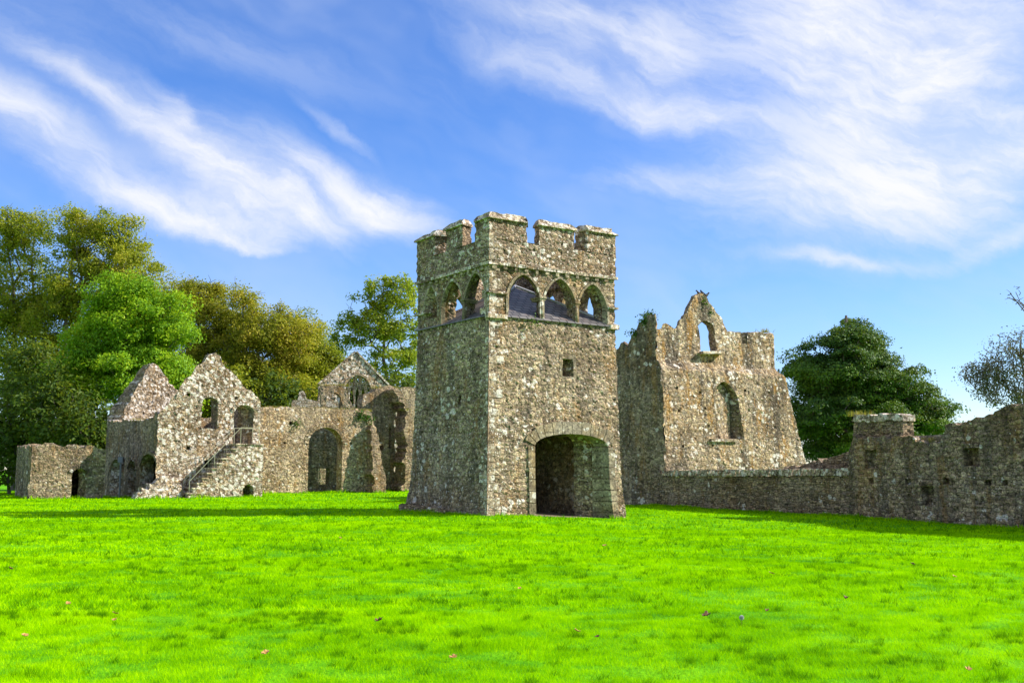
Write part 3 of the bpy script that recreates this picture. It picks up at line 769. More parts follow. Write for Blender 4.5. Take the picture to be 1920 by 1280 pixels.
def dress(path, h, w, name, parent, mat='dressed', d0=-.05, seed=1, full=False):
    line = [h[2]] + h[3:-1] + [h[-1]]
    if full: line = [h[1]] + line + [h[0]]
    return band(path, line, -w, name, M[mat], parent, d0, .1, seed=seed, gap=.01)
dress(wg, holes[0], .16, 'window_arch', wing, 'wing'); dress(wg, holes[1], .18, 'door_arch', wing, 'wing')
for k in (6, 7, 8): dress(wg, holes[k], .18, 'arch', wing, 'side', seed=k, d0=-.13)
# inner cross wall seen dark through the openings
cp = np.array(WA) + Vv * 5.5; cw = Path([cp + U * .85, cp + U * 5.2]); wall(cw, [(0, -.5), (cw.total, -.5), (cw.total, 5.0), (cw.total * .5, 5.2), (0, 4.6)], 'cross_wall', M['side'], wing, th=.5, step=.25, amp=.08, seed=22)
mb = MB(); fc = np.array(WA) + U * 3.05 + Vv * 5.9; mb.box((*fc, 2.86), (*(U * 5.2), 0), (*(Vv * 11), 0), (0, 0, .24)); mb.build('upper_floor', M['side'], wing)
# stair block in front of the facade
so_ = -1.35
sp = Path([np.array(WA) + U * 1.5 + Vv * so_, np.array(WA) + U * 6.12 + Vv * so_])
pts = lambda x, y: sp.px(0, x, y)
a0 = pts(352, 925); a1 = pts(447, 832); a2 = pts(494, 832)
nst = 11; prof = [(a0[0], -.6)]
zl = 3.10
pend = a2[0]; prof = []; s0, s1 = a0[0], pts(452, 832)[0]
for k in range(nst):
    prof.append((s0 + (s1 - s0) * k / nst, zl * k / nst)); prof.append((s0 + (s1 - s0) * k / nst, zl * (k + 1) / nst - .05))
prof += [(s1, zl - .05), (pend, zl - .05)]
sa = pxarch(sp, 0, 455, 475, 945, 917, 908); sa = [(p, max(z, -.3)) for p, z in sa]
stair = wall(sp, [(s0, -.6), (pend, -.6)] + prof[::-1], 'staircase', M['wing'], wing, holes=[sa], th=1.3, step=.13, amp=.012, seed=23)
mb = MB()
for k in range(nst):
    p = s0 + (s1 - s0) * k / nst; w = (s1 - s0) / nst; q = sp.pos([p + w / 2], [zl * (k + 1) / nst - .02], lambda i, z: np.full_like(z, .62))[0]
    mb.box(q, (*(U * (w + .1)), 0), (*(Vv * 1.36), 0), (0, 0, .08))
q = sp.pos([(s1 + pend) / 2], [zl - .02], lambda i, z: np.full_like(z, .62))[0]; mb.box(q, (*(U * (pend - s1)), 0), (*(Vv * 1.36), 0), (0, 0, .08))
mb.build('steps', M['step'], stair)
def rail(pp, off, name='railing'):
    mb = MB(); qs = [sp.pos([p], [z], lambda i, zz: np.full_like(zz, off))[0] for p, z in pp]
    mb.tube(qs, .016, 5); return mb, qs
for off in (.08, 1.2):
    pp = [(s0 + .1, .95), (s1, zl + .95), (pend - .25, zl + .95)]; mb, qs = rail(pp, off)
    for p, z0, z1 in ((s0 + .1, .05, .95), (s0 + (s1 - s0) * .5, zl * .5, zl * .5 + .95), (s1, zl, zl + .95), (pend - .25, zl, zl + .95)):
        q = sp.pos([p, p], [z0, z1], lambda i, zz: np.full_like(zz, off)); mb.tube([q[0], q[1]], .016, 5)
    mb.build('railing', M['rail'], wing)
# collapsed buttress of rubble and drainpipe on the left face
bp = Path([np.array(WA) - U * 1.35 - Vv * .85, np.array(WA) + U * 1.3 - Vv * .85])
wall(bp, [(0, -.5), (bp.total, -.5), (bp.total, .7), (bp.total * .85, 1.15), (bp.total * .6, 1.25), (bp.total * .4, .8), (.4, .35), (.1, .1)], 'rubble_buttress', M['wing'], wing, th=.9, step=.12, amp=.07, seed=24,
     inn=lambda i, z: np.full_like(z, .9), out=lambda i, z: np.clip(z, 0, 2) * .3)
q = wg.px(3, 233, 866); qq = wg.pos([q[0], q[0]], [-.3, q[1]], lambda i, z: np.full_like(z, -.2)); mb = MB(); mb.tube(list(qq), .06, 6); mb.box(qq[1] + np.array([0, 0, .15]), (.3, 0, 0), (0, .25, 0), (0, 0, .35)); mb.build('drainpipe', M['pipe'], wing)

# ================================================================== FAR-LEFT LOW BUILDING
LA = (-26.7, 59.6); lw = ring(LA, 3.95, 4.6)
low = empty('low_ruin', (*LA, -.1), 'low flat-topped ruined outbuilding with a dark round-headed doorway, far left', 'ruin')
q = lambda x, y: lw.px(0, x, y)
lt = [q(70, 836), q(84, 830), q(100, 833), q(118, 838), q(136, 834), q(152, 838), q(170, 835), q(188, 841)]
e1, e2, e3, e4 = lw.start[1:]
ld = pxarch(lw, 0, 132, 160, 950, 888, 878); ld = [(p, max(z, -.3)) for p, z in ld]
wall(lw, [(0, -.8), (e4, -.8), (e4, 2.95), (e3 + 2, 2.9), (e3, 3.0), (e2 + 2, 2.8), (e2, 2.9), (e1, 2.75)] + [p for p in lt[::-1] if p[0] < e1 - .1] + [(0, lt[0][1])], 'wall', M['side'], low, holes=[ld], th=.6, step=.13, amp=.05, seed=31)
mb = MB(); c = np.array(LA) + U * 1.97 + Vv * 2.3; mb.box((*c, 2.35), (*(U * 3.2), 0), (*(Vv * 3.8), 0), (0, 0, .5)); mb.build('roof_slab', M['cap'], low)
dress(lw, ld, .2, 'door_arch', low, 'side', seed=3)

# ================================================================== CURTAIN WALL WITH THE BIG ARCH
CA = np.array((-17.6, 70.3)); cpth = Path([CA, CA + U * 9.65])
cur = empty('courtyard_wall', (*CA, 0), 'tall straight rubble wall pierced by a large round arch, between the gabled ruin and the tower', 'wall')
q = lambda x, y: cpth.px(0, x, y)
ct = [q(500, 763), q(540, 762), q(580, 764), q(620, 766), q(660, 767), q(690, 769), q(697, 775), q(700, 792)]
big = pxarch(cpth, 0, 576, 640, 945, 832, 801, n=9); big = [(p, max(z, -.5)) for p, z in big]
hl = [big, pxrect(cpth, 0, 542, 549, 790, 796), pxrect(cpth, 0, 531, 535, 828, 832), pxrect(cpth, 0, 657, 660, 829, 833)]
wall(cpth, [(0, -.6), (cpth.total, -.6), (cpth.total, q(703, 805)[1])] + ct[::-1] + [(0, ct[0][1])], 'wall', M['curtain'], cur, holes=hl, th=.9, step=.13, amp=.04, seed=41)
band(cpth, [big[2]] + big[3:-1] + [big[-1]], -.34, 'arch_ring', M['curtain'], cur, -.05, .2, seed=4, gap=.015)
# raking buttress at its right end
bb = Path([CA + U * 9.3 - Vv * .0 + U * .0, CA + U * 9.3 - Vv * 1.6 + U * .6]) 
bpt = CA + U * 8.9 - Vv * 1.2; bpth = Path([bpt, bpt + U * .95]); zz = lambda y: EYE + (at(700, y, 76)[2] - EYE)
wall(bpth, [(0, -.6), (1.05, -.6), (1.0, .9), (.75, 2.3), (.6, 3.5), (.35, 4.4), (.05, 4.7), (0, 4.5)], 'buttress', M['slab'], cur, th=1.25, step=.13, amp=.08, seed=42, out=lambda i, z: z * .12)
# chamber wall seen through the arch
rp = CA + U * 2.2 + Vv * 5.0; rpth = Path([rp, rp + U * 9.5]); 
rw = empty('rear_wall', (*rp, 0), 'dark streaked inner wall seen through the big round arch', 'wall')
wall(rpth, [(0, -.6), (rpth.total, -.6), (rpth.total, 4.4), (6, 4.9), (3, 5.0), (0, 4.9)], 'wall', M['side'], rw, th=.7, step=.2, amp=.06, seed=43, holes=[rect(5.3, 6.2, .5, 1.7)])
sp2 = Path([CA + U * 2.0 + Vv * .95, CA + U * 2.0 + Vv * 5.0][::-1]); 
sw = empty('passage_wall', (*(CA + U * 2.0 + Vv * 3), 0), 'short cross wall behind the left jamb of the big round arch', 'wall')
wall(sp2, [(0, -.6), (sp2.total, -.6), (sp2.total, 5.0), (0, 4.9)], 'wall', M['side'], sw, th=.5, step=.25, amp=.05, seed=44)

# ================================================================== TALL BROKEN WALL between curtain wall and tower
KA = np.array((-10.9, 78.0)); kp = Path([KA, KA + U * 2.7])
tall = empty('tall_broken_wall', (*KA, 0), 'tall shaded wall with a jagged rubble edge, just left of the tower', 'wall')
q = lambda x, y: kp.px(0, x, y)
wall(kp, [(0, -.6), (kp.total, -.6), (kp.total, q(745, 732)[1])] + [q(740, 726), q(733, 722), q(722, 724), q(706, 728), q(698, 735)] + [(0, q(692, 740)[1])], 'wall', M['side'], tall, th=.9, step=.16, amp=.06, seed=51, holes=[pxrect(kp, 0, 713, 719, 834, 844), pxarch(kp, 0, 728, 734, 840, 810, 800)])
jp0 = KA + U * 2.6 - Vv * 1.6; jp = Path([jp0, jp0 + U * 2.2]); q = lambda x, y: jp.px(0, x, y)
wall(jp, [(.0, -.6), (2.25, -.6), (2.1, .5), q(774, 838), q(774, 800), q(771, 782), q(764, 772), q(757, 764), q(757, 745), q(752, 735), q(745, 727), q(738, 730), (0.05, q(738, 760)[1]), (.1, q(738, 840)[1])], 'broken_edge', M['slab'], tall, th=1.6, step=.15, amp=.09, seed=52, out=lambda i, z: np.zeros_like(z))

# ================================================================== CHAPEL GABLE with traceried window
HA = at(597, 760, 92.0); hp = Path([np.array((HA[0], HA[1])), np.array((HA[0], HA[1])) + np.array([math.cos(R(16)), math.sin(R(16))]) * 7.3])
chap = empty('chapel_gable', (HA[0], HA[1], 0), 'pointed chapel gable holding a wide window of stone tracery, rising behind the courtyard wall', 'ruin')
q = lambda x, y: hp.px(0, x, y)
tz = [q(600, 722), q(612, 709), q(630, 693), q(648, 677), q(659, 665), q(670, 663), q(680, 672), q(694, 687), q(710, 705), q(724, 721)]
tw_ = pxarch(hp, 0, 643, 697, 790, 742, 704, n=9)
wall(hp, [(0, -.6), (hp.total, -.6), (hp.total, q(727, 728)[1])] + tz[::-1] + [(0, tz[0][1] - .1)], 'wall', M['wing'], chap, holes=[tw_], th=.8, step=.17, amp=.03, seed=61)
for a, b in ((q(598, 721), q(667, 660)), (q(667, 660), q(728, 722))):
    line = [(a[0] + (b[0] - a[0]) * k / 10, a[1] + (b[1] - a[1]) * k / 10) for k in range(11)]; band(hp, line, .14, 'coping', M['cap'], chap, -.08, .88, seed=5, gap=.01)
band(hp, [tw_[1], tw_[2]] + tw_[3:-1] + [tw_[-1], tw_[0]], -.18, 'window_arch', M['curtain'], chap, -.08, .3, seed=5, gap=.003)
x0, x1 = tw_[0][0], tw_[1][0]; zb, zs, za = tw_[0][1], tw_[2][1], max(z for _, z in tw_); xm = (x0 + x1) / 2; ra = (x1 - x0) / 2
top_at = lambda x: zs + (za - zs) * math.sqrt(max(0, 1 - ((x - xm) / ra) ** 2))
mb = MB(); W3 = lambda p, z: hp.pos([p], [z], lambda i, zz: np.full_like(zz, .3))[0]
nl = 5
for k in range(1, nl):
    x = x0 + (x1 - x0) * k / nl; mb.tube([W3(x, zb), W3(x, top_at(x))], .11, 6)
for k in range(nl):                                        # intersecting arcs
    for s_ in (1, -1):
        pts_ = []
        xs_ = x0 + (x1 - x0) * (k + (0 if s_ > 0 else 1)) / nl
        for t in np.linspace(0, 1, 8):
            x = xs_ + s_ * ra * 1.0 * (1 - math.cos(t * 1.25)); z = zs - .25 + (za - zs) * 1.15 * math.sin(t * 1.25)
            if x0 < x < x1 and z < top_at(x): pts_.append(W3(x, z))
        if len(pts_) > 1: mb.tube(pts_, .075, 5)
mb.build('tracery', M['curtain'], chap)
# small porch block in front of it
PA = at(601, 770, 86.0); pp_ = Path([np.array((PA[0], PA[1])), np.array((PA[0], PA[1])) + np.array([math.cos(R(16)), math.sin(R(16))]) * 2.7]); q = lambda x, y: pp_.px(0, x, y)
po = empty('small_turret', (PA[0], PA[1], 0), 'small square masonry block with an arched niche, in front of the chapel gable window', 'ruin')
wall(pp_, [(0, -.6), (pp_.total, -.6), (pp_.total - .05, q(650, 760)[1]), q(654, 745), q(648, 724), q(625, 722), q(602, 723)], 'wall', M['side'], po, holes=[pxarch(pp_, 0, 611, 639, 775, 745, 735, True)], th=.9, step=.17, amp=.06, seed=62)
bk_ = Path([np.array((PA[0], PA[1])) + np.array([.7, 2.8]), np.array((PA[0], PA[1])) + np.array([3.4, 3.4])]); wall(bk_, rect(0, 2.7, 0, 6.5), 'niche_back', M['curtain'], po, th=.3, step=.25, amp=.05, seed=63)
# stub of chimney on a far wall
SA = at(556, 770, 88.0); spth = Path([np.array((SA[0], SA[1])) - np.array([.8, 0]), np.array((SA[0], SA[1])) + np.array([4.2, .8])]); q = lambda x, y: spth.px(0, x, y)
stb = empty('stub_wall', (SA[0], SA[1], 0), 'distant low wall with a broken stub of masonry, above the courtyard wall top', 'wall')
wall(spth, [(0, -.6), (spth.total, -.6), q(634, 752), q(600, 752), q(575, 748), q(571, 735), q(568, 732), q(561, 735), q(558, 750), q(549, 750), q(546, 756)], 'wall', M['cap'], stb, th=.6, step=.2, amp=.05, seed=64)
# grey wall glimpsed between broken wall and tower
GA = at(748, 760, 94.0); gp_ = Path([np.array((GA[0], GA[1])), np.array((GA[0], GA[1])) + U * 6]); q = lambda x, y: gp_.px(0, x, y)
gw = empty('far_grey_wall', (GA[0], GA[1], 0), 'far grey wall glimpsed in the gap beside the tower', 'wall')
wall(gp_, [(0, -.6), (6, -.6), (6, q(775, 727)[1]), q(775, 727), q(764, 725), (0, q(752, 727)[1])], 'wall', M['side'], gw, th=.8, step=.22, amp=.05, seed=65)

# ================================================================== THE GREAT HALL RUIN on the right
GAx = np.array((7.35, 54.0)); gh = ring(GAx, 8.7, 11.0); g1, g2, g3, g4 = gh.start[1:]
hall = empty('great_hall_ruin', (*GAx, 0), 'large roofless hall ruin with pointed gable and blocked pointed window, right of the tower', 'ruin')
zl_ = gh.px(0, 1350, 684)[1]
def gbat(i, z):
    b = np.clip((zl_ - z) / .45, 0, 1) * .35
    if i == 0: return -(b + np.clip(zl_ - z, 0, 9) * .045)
    if i == 1: return -(b + np.clip(zl_ - z, 0, 9) ** 1.15 * .19)
    return -np.clip(zl_ - z, 0, 9) * .01
q = lambda x, y: gh.px(0, x, y)
gt = [q(1236, 617), q(1248, 606), q(1258, 612), q(1268, 616), q(1270, 612), q(1281, 597), q(1290, 581), q(1297, 566), q(1303, 553), q(1313, 549), q(1323, 553), q(1334, 572), q(1346, 590), q(1359, 611), q(1364, 622), q(1372, 620), q(1389, 622), q(1391, 644), q(1402, 645), q(1403, 623), q(1420, 623), q(1448, 624), q(1454, 632)]
gt = [p for p in gt if 0.02 < p[0] < g1 - .02]
slot = [q(1314, 664), q(1346, 664), q(1341, 640), q(1340, 620), q(1336, 608), q(1328, 602), q(1318, 600), q(1309, 611), q(1312, 626), q(1313, 650)]
nich = pxarch(gh, 0, 1337, 1380, 822, 745, 714, True, off=-.6)
hls = [slot, nich]
rng = np.random.default_rng(4)
for x, y in ((1311, 735), (1317, 765), (1321, 798), (1324, 835), (1390, 731), (1392, 768), (1432, 800), (1276, 836), (1432, 735), (1345, 802), (1270, 727), (1272, 770)): hls.append(pxrect(gh, 0, x - 2, x + 2, y - 2.5, y + 2.5, off=-.5))
ltp = lambda x, y: gh.px(3, x, y)
lf = [ltp(1176, 650), ltp(1180, 640), ltp(1185, 628), ltp(1196, 612), ltp(1208, 598), ltp(1218, 590), ltp(1228, 588)]
poly = [(0, -.8), (g4, -.8), (g4, gt[0][1] + .5)] + lf[::-1] + [(lf[0][0] - .3, ltp(1170, 640)[1]), (lf[0][0] - 2, 7.2), (g3, 6.8), (g2, 6.6), (g1 + 3, 7.2), (g1, gt[-1][1])] + gt[::-1] + [(0, gt[0][1])]
ho_ = wall(gh, poly, 'wall', M['hall'], hall, holes=hls, th=.9, step=.14, amp=.05, seed=71, out=gbat, inn=lambda i, z: np.full_like(z, .5))
dark_side(ho_, M['side'])
# blocking set back inside the pointed window
wall(gh, [(nich[0][0] - .05, nich[0][1] - .05), (nich[1][0] + .05, nich[0][1] - .05), (nich[1][0] + .05, nich[2][1] + .3), ((nich[0][0] + nich[1][0]) / 2, max(z for _, z in nich) + .1), (nich[0][0] - .05, nich[2][1] + .3)], 'window_blocking', M['hall'], hall, th=.3,
     out=lambda i, z: np.full_like(z, -.12), inn=lambda i, z: np.full_like(z, .45), step=.14, amp=.0, seed=72)
band(gh, [nich[1], nich[0]], .16, 'window_sill', M['cap'], hall, -.66, .05, seed=2, gap=0)
# raking stub against the left face
rs = Path([GAx + Vv * 2.6 - U * .75, GAx - Vv * .9 - U * .75 + U * 0]); 
# ledge under the gable slot
band(gh, [q(1312, 664), q(1350, 664)], .14, 'slot_ledge', M['cap'], hall, -.35, .05, seed=2, gap=0)

# ================================================================== RIGHT: LOW COPED WALL + HIGH WALL
gg = -.22
L0 = np.array((6.25, 56.2)); L1 = np.array((12.95, 41.3)); L2 = np.array((15.9, 32.6)); L3 = L2 + (L2 - L1) * .9
lowp = Path([L0, L1]); q = lambda x, y: lowp.px(0, x, y)
lwl = empty('low_coped_wall', (*L0, gg), 'long low wall of thin stone slabs topped with slanting coping stones, right side', 'wall')
wall(lowp, [(0, -.9), (lowp.total, -.9), (lowp.total, q(1588, 891)[1]), q(1500, 892), q(1400, 892), q(1300, 892), q(1242, 892), q(1238, 884), q(1226, 872), q(1212, 860), q(1203, 853), (max(.02, q(1196, 856)[0]), q(1196, 860)[1]), (0, 1.9)], 'wall', M['slab'], lwl, th=.6, step=.085, amp=.03, seed=81)
mb = MB(); rng = np.random.default_rng(2); p = q(1244, 892)[0]; zc_ = (q(1300, 892)[1] + q(1500, 892)[1]) / 2
z_a, z_b = q(1250, 892)[1], q(1588, 891)[1]; pa = p
while p < lowp.total - .1:
    w = rng.uniform(.14, .30); t = (p - pa) / (lowp.total - pa); z = z_a + (z_b - z_a) * t
    b0 = lowp.pos([p + w / 2], [z + .13], lambda i, zz: np.full_like(zz, .28))[0]; e = lowp.e[0]; tilt = rng.uniform(.3, .6)
    mb.box(b0, (*(e * (w * .72)), 0), (*(lowp.n[0] * (.74 + rng.uniform(-.05, .05))), 0), (e[0] * tilt * .3, e[1] * tilt * .3, .28 + rng.uniform(-.06, .06)))
    p += w * .86
mb.build('coping_stones', M['cap'], lwl)

hiw = Path([L1, L2, L3]); q = lambda x, y: hiw.px(0, x, y)
hw = empty('high_ruined_wall', (*L1, gg), 'high brown rubble wall with socket holes and broken top, right edge', 'wall')
k1, k2 = hiw.start[1:]
ht = [(0.0, q(1598, 850)[1]), q(1599, 815), q(1610, 820), q(1650, 820), q(1690, 818), q(1712, 819), q(1718, 829), q(1745, 831), q(1764, 829), q(1770, 812), q(1772, 797), q(1790, 793), q(1812, 793), q(1826, 787), q(1850, 781), q(1866, 773), q(1880, 764), q(1890, 759), q(1915, 757)]
ht = [h for h in ht if h[0] >= 0]
zt_ = ht[-1][1]
hh = [pxrect(hiw, 0, 1622, 1645, 843, 878), pxrect(hiw, 0, 1808, 1838, 839, 874), pxrect(hiw, 0, 1629, 1639, 895, 908), pxrect(hiw, 0, 1697, 1708, 896, 908), pxrect(hiw, 0, 1768, 1781, 895, 909), pxrect(hiw, 0, 1847, 1858, 899, 910), pxrect(hiw, 0, 1878, 1890, 899, 911), pxrect(hiw, 0, 1728, 1752, 910, 947), pxrect(hiw, 0, 1702, 1706, 925, 930)]
wall(hiw, [(0, -.9), (hiw.total, -.9), (hiw.total, zt_ + .3), (k1 + 3, zt_ + .2)] + ht[::-1], 'wall', M['right'], hw, holes=hh, th=.9, step=.085, amp=.035, seed=82)
bkp = Path([L1 - hiw.n[0] * -.36, L2 - hiw.n[0] * -.36])
wall(bkp, rect(.1, bkp.total - .1, .2, 2.8), 'recess_back', M['right'], hw, th=.2, step=.15, amp=0, seed=83)
for h in (hh[7], hh[1]): band(hiw, [h[3], h[2]], .13, 'lintel', M['slab'], hw, -.06, .2, seed=1, gap=0, )
# merlon set on its wall head
mp_ = Path([L1 + hiw.n[0] * .25, L2 + hiw.n[0] * .25]); q2 = lambda x, y: mp_.px(0, x, y)
mer = wall(mp_, [(max(.02, q2(1599, 820)[0]), q2(1599, 822)[1]), q2(1693, 820), q2(1693, 789), q2(1645, 790), q2(1602, 790)], 'merlon', M['slab'], hw, th=.45, step=.085, amp=.02, seed=84)
wall(mp_, [q2(1599, 790), q2(1695, 789), q2(1694, 778), q2(1670, 776), q2(1640, 778), q2(1604, 777)], 'coping', M['cap'], mer, th=.5, out=lambda i, z: np.full_like(z, -.05), inn=lambda i, z: np.full_like(z, .5), step=.085, amp=.02, seed=85)
# rising broken wall behind the low wall
RA = np.array((L1[0] + .9, L1[1] + .2)); rB = RA + np.array([-.42, .91]) * 5.5; rpw = Path([rB, RA]); q = lambda x, y: rpw.px(0, x, y)
rwo = empty('rising_broken_wall', (*RA, gg), 'short broken wall climbing towards the high wall, behind the slanting coping stones', 'wall')
wall(rpw, [(0, -.9), (rpw.total, -.9), (rpw.total, q(1600, 845)[1])] + [p for p in (q(1592, 848), q(1575, 852), q(1562, 857), q(1545, 861), q(1530, 866), q(1512, 869), q(1490, 872), q(1478, 876)) if 0 < p[0] < rpw.total] + [(0, q(1478, 880)[1])], 'wall', M['slab'], rwo, th=.6, step=.12, amp=.05, seed=86)

# ================================================================== TREES
def tri_noise(n): return RNG.normal(size=(n, 3))


def leaves_mesh(name, C, size, aspect=.55, up=.5, rng=RNG, outw=None):
    n = len(C); nn = rng.normal(size=(n, 3)) * .62 + (0, 0, up) + (0 if outw is None else outw * .55); nn /= np.linalg.norm(nn, axis=1)[:, None]
    d = np.cross(nn, rng.normal(size=(n, 3))); d /= np.linalg.norm(d, axis=1)[:, None] + 1e-9
    s = np.cross(nn, d)
    L = (size * rng.uniform(.6, 1.35, n))[:, None]; w = L * aspect * .5
    a = C - d * L * .5; b = C + d * L * .5; m = C + np.cross(d, s) * L * .10
    V = np.stack([a, m + s * w, b, m - s * w], 1).reshape(-1, 3); F_ = np.arange(4 * n).reshape(n, 4)
    return npmesh(name, V, F_)


def tree(name, label, cat, tpx, Yd, lobes, leaf, leafmat_, n_clump, per, cr, bark='bark', group=None, trunk_r=.35, droop=0., flat=.7, seed=0, gpx=None, thick=1.0, skirt=False, stems=1, fine=0):
    rng = np.random.default_rng(seed); s = Yd / F
    g0 = at(tpx, 880, Yd); bx = g0[0]; root = empty(name, (bx, Yd, float(gz(bx, Yd))), label, cat, group)
    ell = []
    for (px, py, rx, ry) in lobes:
        c = at(px, py, Yd); ell.append((np.array(c), rx * s, ry * s))
    wts = np.array([a * b for _, a, b in ell]); wts = wts / wts.sum(); cl = []
    for _ in range(n_clump):
        c, a, b = ell[rng.choice(len(ell), p=wts)]; d = rng.normal(size=3); d /= np.linalg.norm(d); r = rng.uniform(.12, 1) ** .42 * rng.choice([1, 1, 1, 1.12])
        cl.append((c + d * np.array([a, a * thick, b]) * r))
    cl = np.array(cl)
    mb = MB(); tp = np.array(max(ell, key=lambda e: e[0][2] + e[2])[0]); ztop_ = max(e[0][2] + e[2] * .6 for e in ell)
    trunks = []
    for k in range(stems):
        tgt = tp if k == 0 else ell[k % len(ell)][0]; x0_ = bx + (k - (stems - 1) / 2) * trunk_r * 2.2
        pts_ = []; H = ztop_ if k == 0 else tgt[2] + .5
        for t in np.linspace(0, 1, 9): pts_.append(np.array([x0_ + (tgt[0] - x0_) * t ** 1.3 + rng.normal() * .18 * (t > 0), Yd + (k - (stems - 1) / 2) * .5 + rng.normal() * .2 * (t > 0), -.3 + (H + .3) * t]))
        mb.tube(pts_, [trunk_r * (1.25 if t == 0 else 1 - .85 * t) for t in np.linspace(0, 1, 9)], 8); trunks.append(np.array(pts_))
    allt = np.concatenate(trunks)
    # major limbs, then a branch from the nearest limb to each clump
    nodes = [p for p in allt[2:]]; nr = [trunk_r * .5] * len(nodes)
    order = np.argsort(np.linalg.norm(cl - np.array([bx, Yd, 0]), axis=1))
    maj = rng.choice(len(cl), min(len(cl), 14 + n_clump // 12), replace=False)
    def grow(c, r0, r1, seg):
        nd = np.array(nodes); cost = np.linalg.norm(nd - c, axis=1) + np.clip(nd[:, 2] - c[2] + .8, 0, 99) * 1.3
        i = int(np.argmin(cost)); a = nd[i]; L = np.linalg.norm(c - a); r0 = min(r0, nr[i]); mid = []
        for t in np.linspace(0, 1, seg + 1): mid.append(a + (c - a) * t + np.array([0, 0, L * .13 * math.sin(t * math.pi) * (1 if droop <= 0 else -.3)]) + rng.normal(size=3) * L * .035 * (0 < t < 1))
        mb.tube(mid, [r0 + (r1 - r0) * t for t in np.linspace(0, 1, seg + 1)], 5, cap=False)
        for q_ in mid[1:]: nodes.append(q_); nr.append(max(r1, r0 * .6))
    for i in maj: grow(cl[i] * .9 + allt[4] * .1, trunk_r * .42, trunk_r * .12, 5)
    for i in order: grow(cl[i], trunk_r * .14, .02, 3)
    if fine:
        nn = np.array(nodes)
        for _ in range(fine):
            a = cl[rng.integers(len(cl))] + rng.normal(size=3) * cr * .4; d = rng.normal(size=3); d[2] = abs(d[2]) * .9 + .2; d /= np.linalg.norm(d); L = cr * rng.uniform(.7, 1.6)
            mb.tube([a, a + d * L * .5 + rng.normal(size=3) * .1, a + d * L], [.03, .02, .01], 3, cap=False)
    mb.build('trunk', M[bark], root)
    crs = cr * 1.45 * rng.uniform(.55, 1.3, len(cl)); C = np.repeat(cl, per, axis=0); cR = np.repeat(crs, per)[:, None]
    rr = rng.normal(size=C.shape); rr /= np.linalg.norm(rr, axis=1)[:, None]; lump = 1 + .35 * np.sin(rr[:, :1] * 5 + C[:, :1] * 3) * np.sin(rr[:, 1:2] * 4 + C[:, 2:] * 3)
    rr = rr * cR * lump * rng.uniform(.15, 1, (len(C), 1)) ** .45 * np.where(rng.uniform(size=(len(C), 1)) < .14, rng.uniform(1, 1.55, (len(C), 1)), 1) * np.array([1, 1, flat])
    C = C + rr; C[:, 2] -= droop * np.linalg.norm(rr[:, :2], axis=1)
    ctr = np.array([np.mean([e[0][0] for e in ell]), Yd, np.mean([e[0][2] for e in ell])]); ow = C - ctr; ow /= np.linalg.norm(ow, axis=1)[:, None]; ro = rr / (np.linalg.norm(rr, axis=1)[:, None] + 1e-6); ow = ow * .5 + ro * .8
    kp_ = C[:, 2] > .1; C = C[kp_]; ow = ow[kp_]
    o = link('crown', leaves_mesh('crown', C, leaf, rng=rng, outw=ow), M[leafmat_], root)
    return root


GR = 'woodland trees behind the ruins'
tree('ash_tree', 'tallest thin-topped olive ash, left edge of the wood', 'tree', 40, 98, [(35, 520, 60, 110), (60, 440, 50, 40), (15, 640, 60, 120), (90, 600, 50, 90), (20, 430, 30, 34)], .23, 'lf_olive', 190, 240, .85, seed=1, group=GR, trunk_r=.33, stems=2, fine=260)
tree('ash_tree', 'olive ash with two rounded leafy tops against the sky', 'tree', 130, 96, [(135, 430, 42, 44), (150, 520, 60, 80), (215, 440, 45, 40), (230, 500, 60, 60), (110, 620, 60, 100)], .23, 'lf_olive', 200, 240, .8, seed=2, group=GR, trunk_r=.36, stems=2, fine=220)
tree('ash_tree', 'olive tree whose crown slopes down to the right behind the bright green maple', 'tree', 270, 102, [(265, 500, 50, 40), (300, 560, 60, 50), (330, 620, 60, 90), (250, 600, 80, 90)], .23, 'lf_olive', 180, 240, .8, seed=3, group=GR, trunk_r=.33, fine=160)
tree('maple_tree', 'bright green full-crowned maple behind the lichened gables', 'tree', 240, 84, [(225, 560, 55, 56), (290, 590, 66, 66), (200, 640, 62, 80), (320, 660, 52, 60), (250, 700, 90, 70), (150, 720, 60, 60), (335, 720, 40, 40)], .24, 'lf_green', 270, 420, .9, seed=4, group=GR, trunk_r=.4, flat=.6)
tree('autumn_tree', 'rusty olive tree left of the three behind the courtyard wall', 'tree', 400, 100, [(395, 590, 52, 60), (370, 560, 34, 40), (430, 650, 60, 90), (380, 700, 50, 60)], .22, 'lf_rust', 200, 270, .8, seed=5, group=GR, trunk_r=.3, fine=260, stems=2)
tree('autumn_tree', 'dense rusty green tree in the middle, behind the courtyard wall', 'tree', 490, 97, [(500, 610, 56, 50), (480, 660, 60, 70), (450, 560, 28, 22), (540, 640, 50, 60), (510, 720, 60, 50)], .22, 'lf_rust', 210, 280, .8, seed=6, group=GR, trunk_r=.3, fine=260, stems=2)
tree('autumn_tree', 'green-brown tree whose edge falls away to the chapel gable', 'tree', 580, 101, [(575, 640, 42, 50), (600, 680, 40, 50), (560, 700, 50, 50), (620, 700, 24, 36)], .22, 'lf_olive', 170, 250, .75, seed=7, group=GR, trunk_r=.28, fine=120)
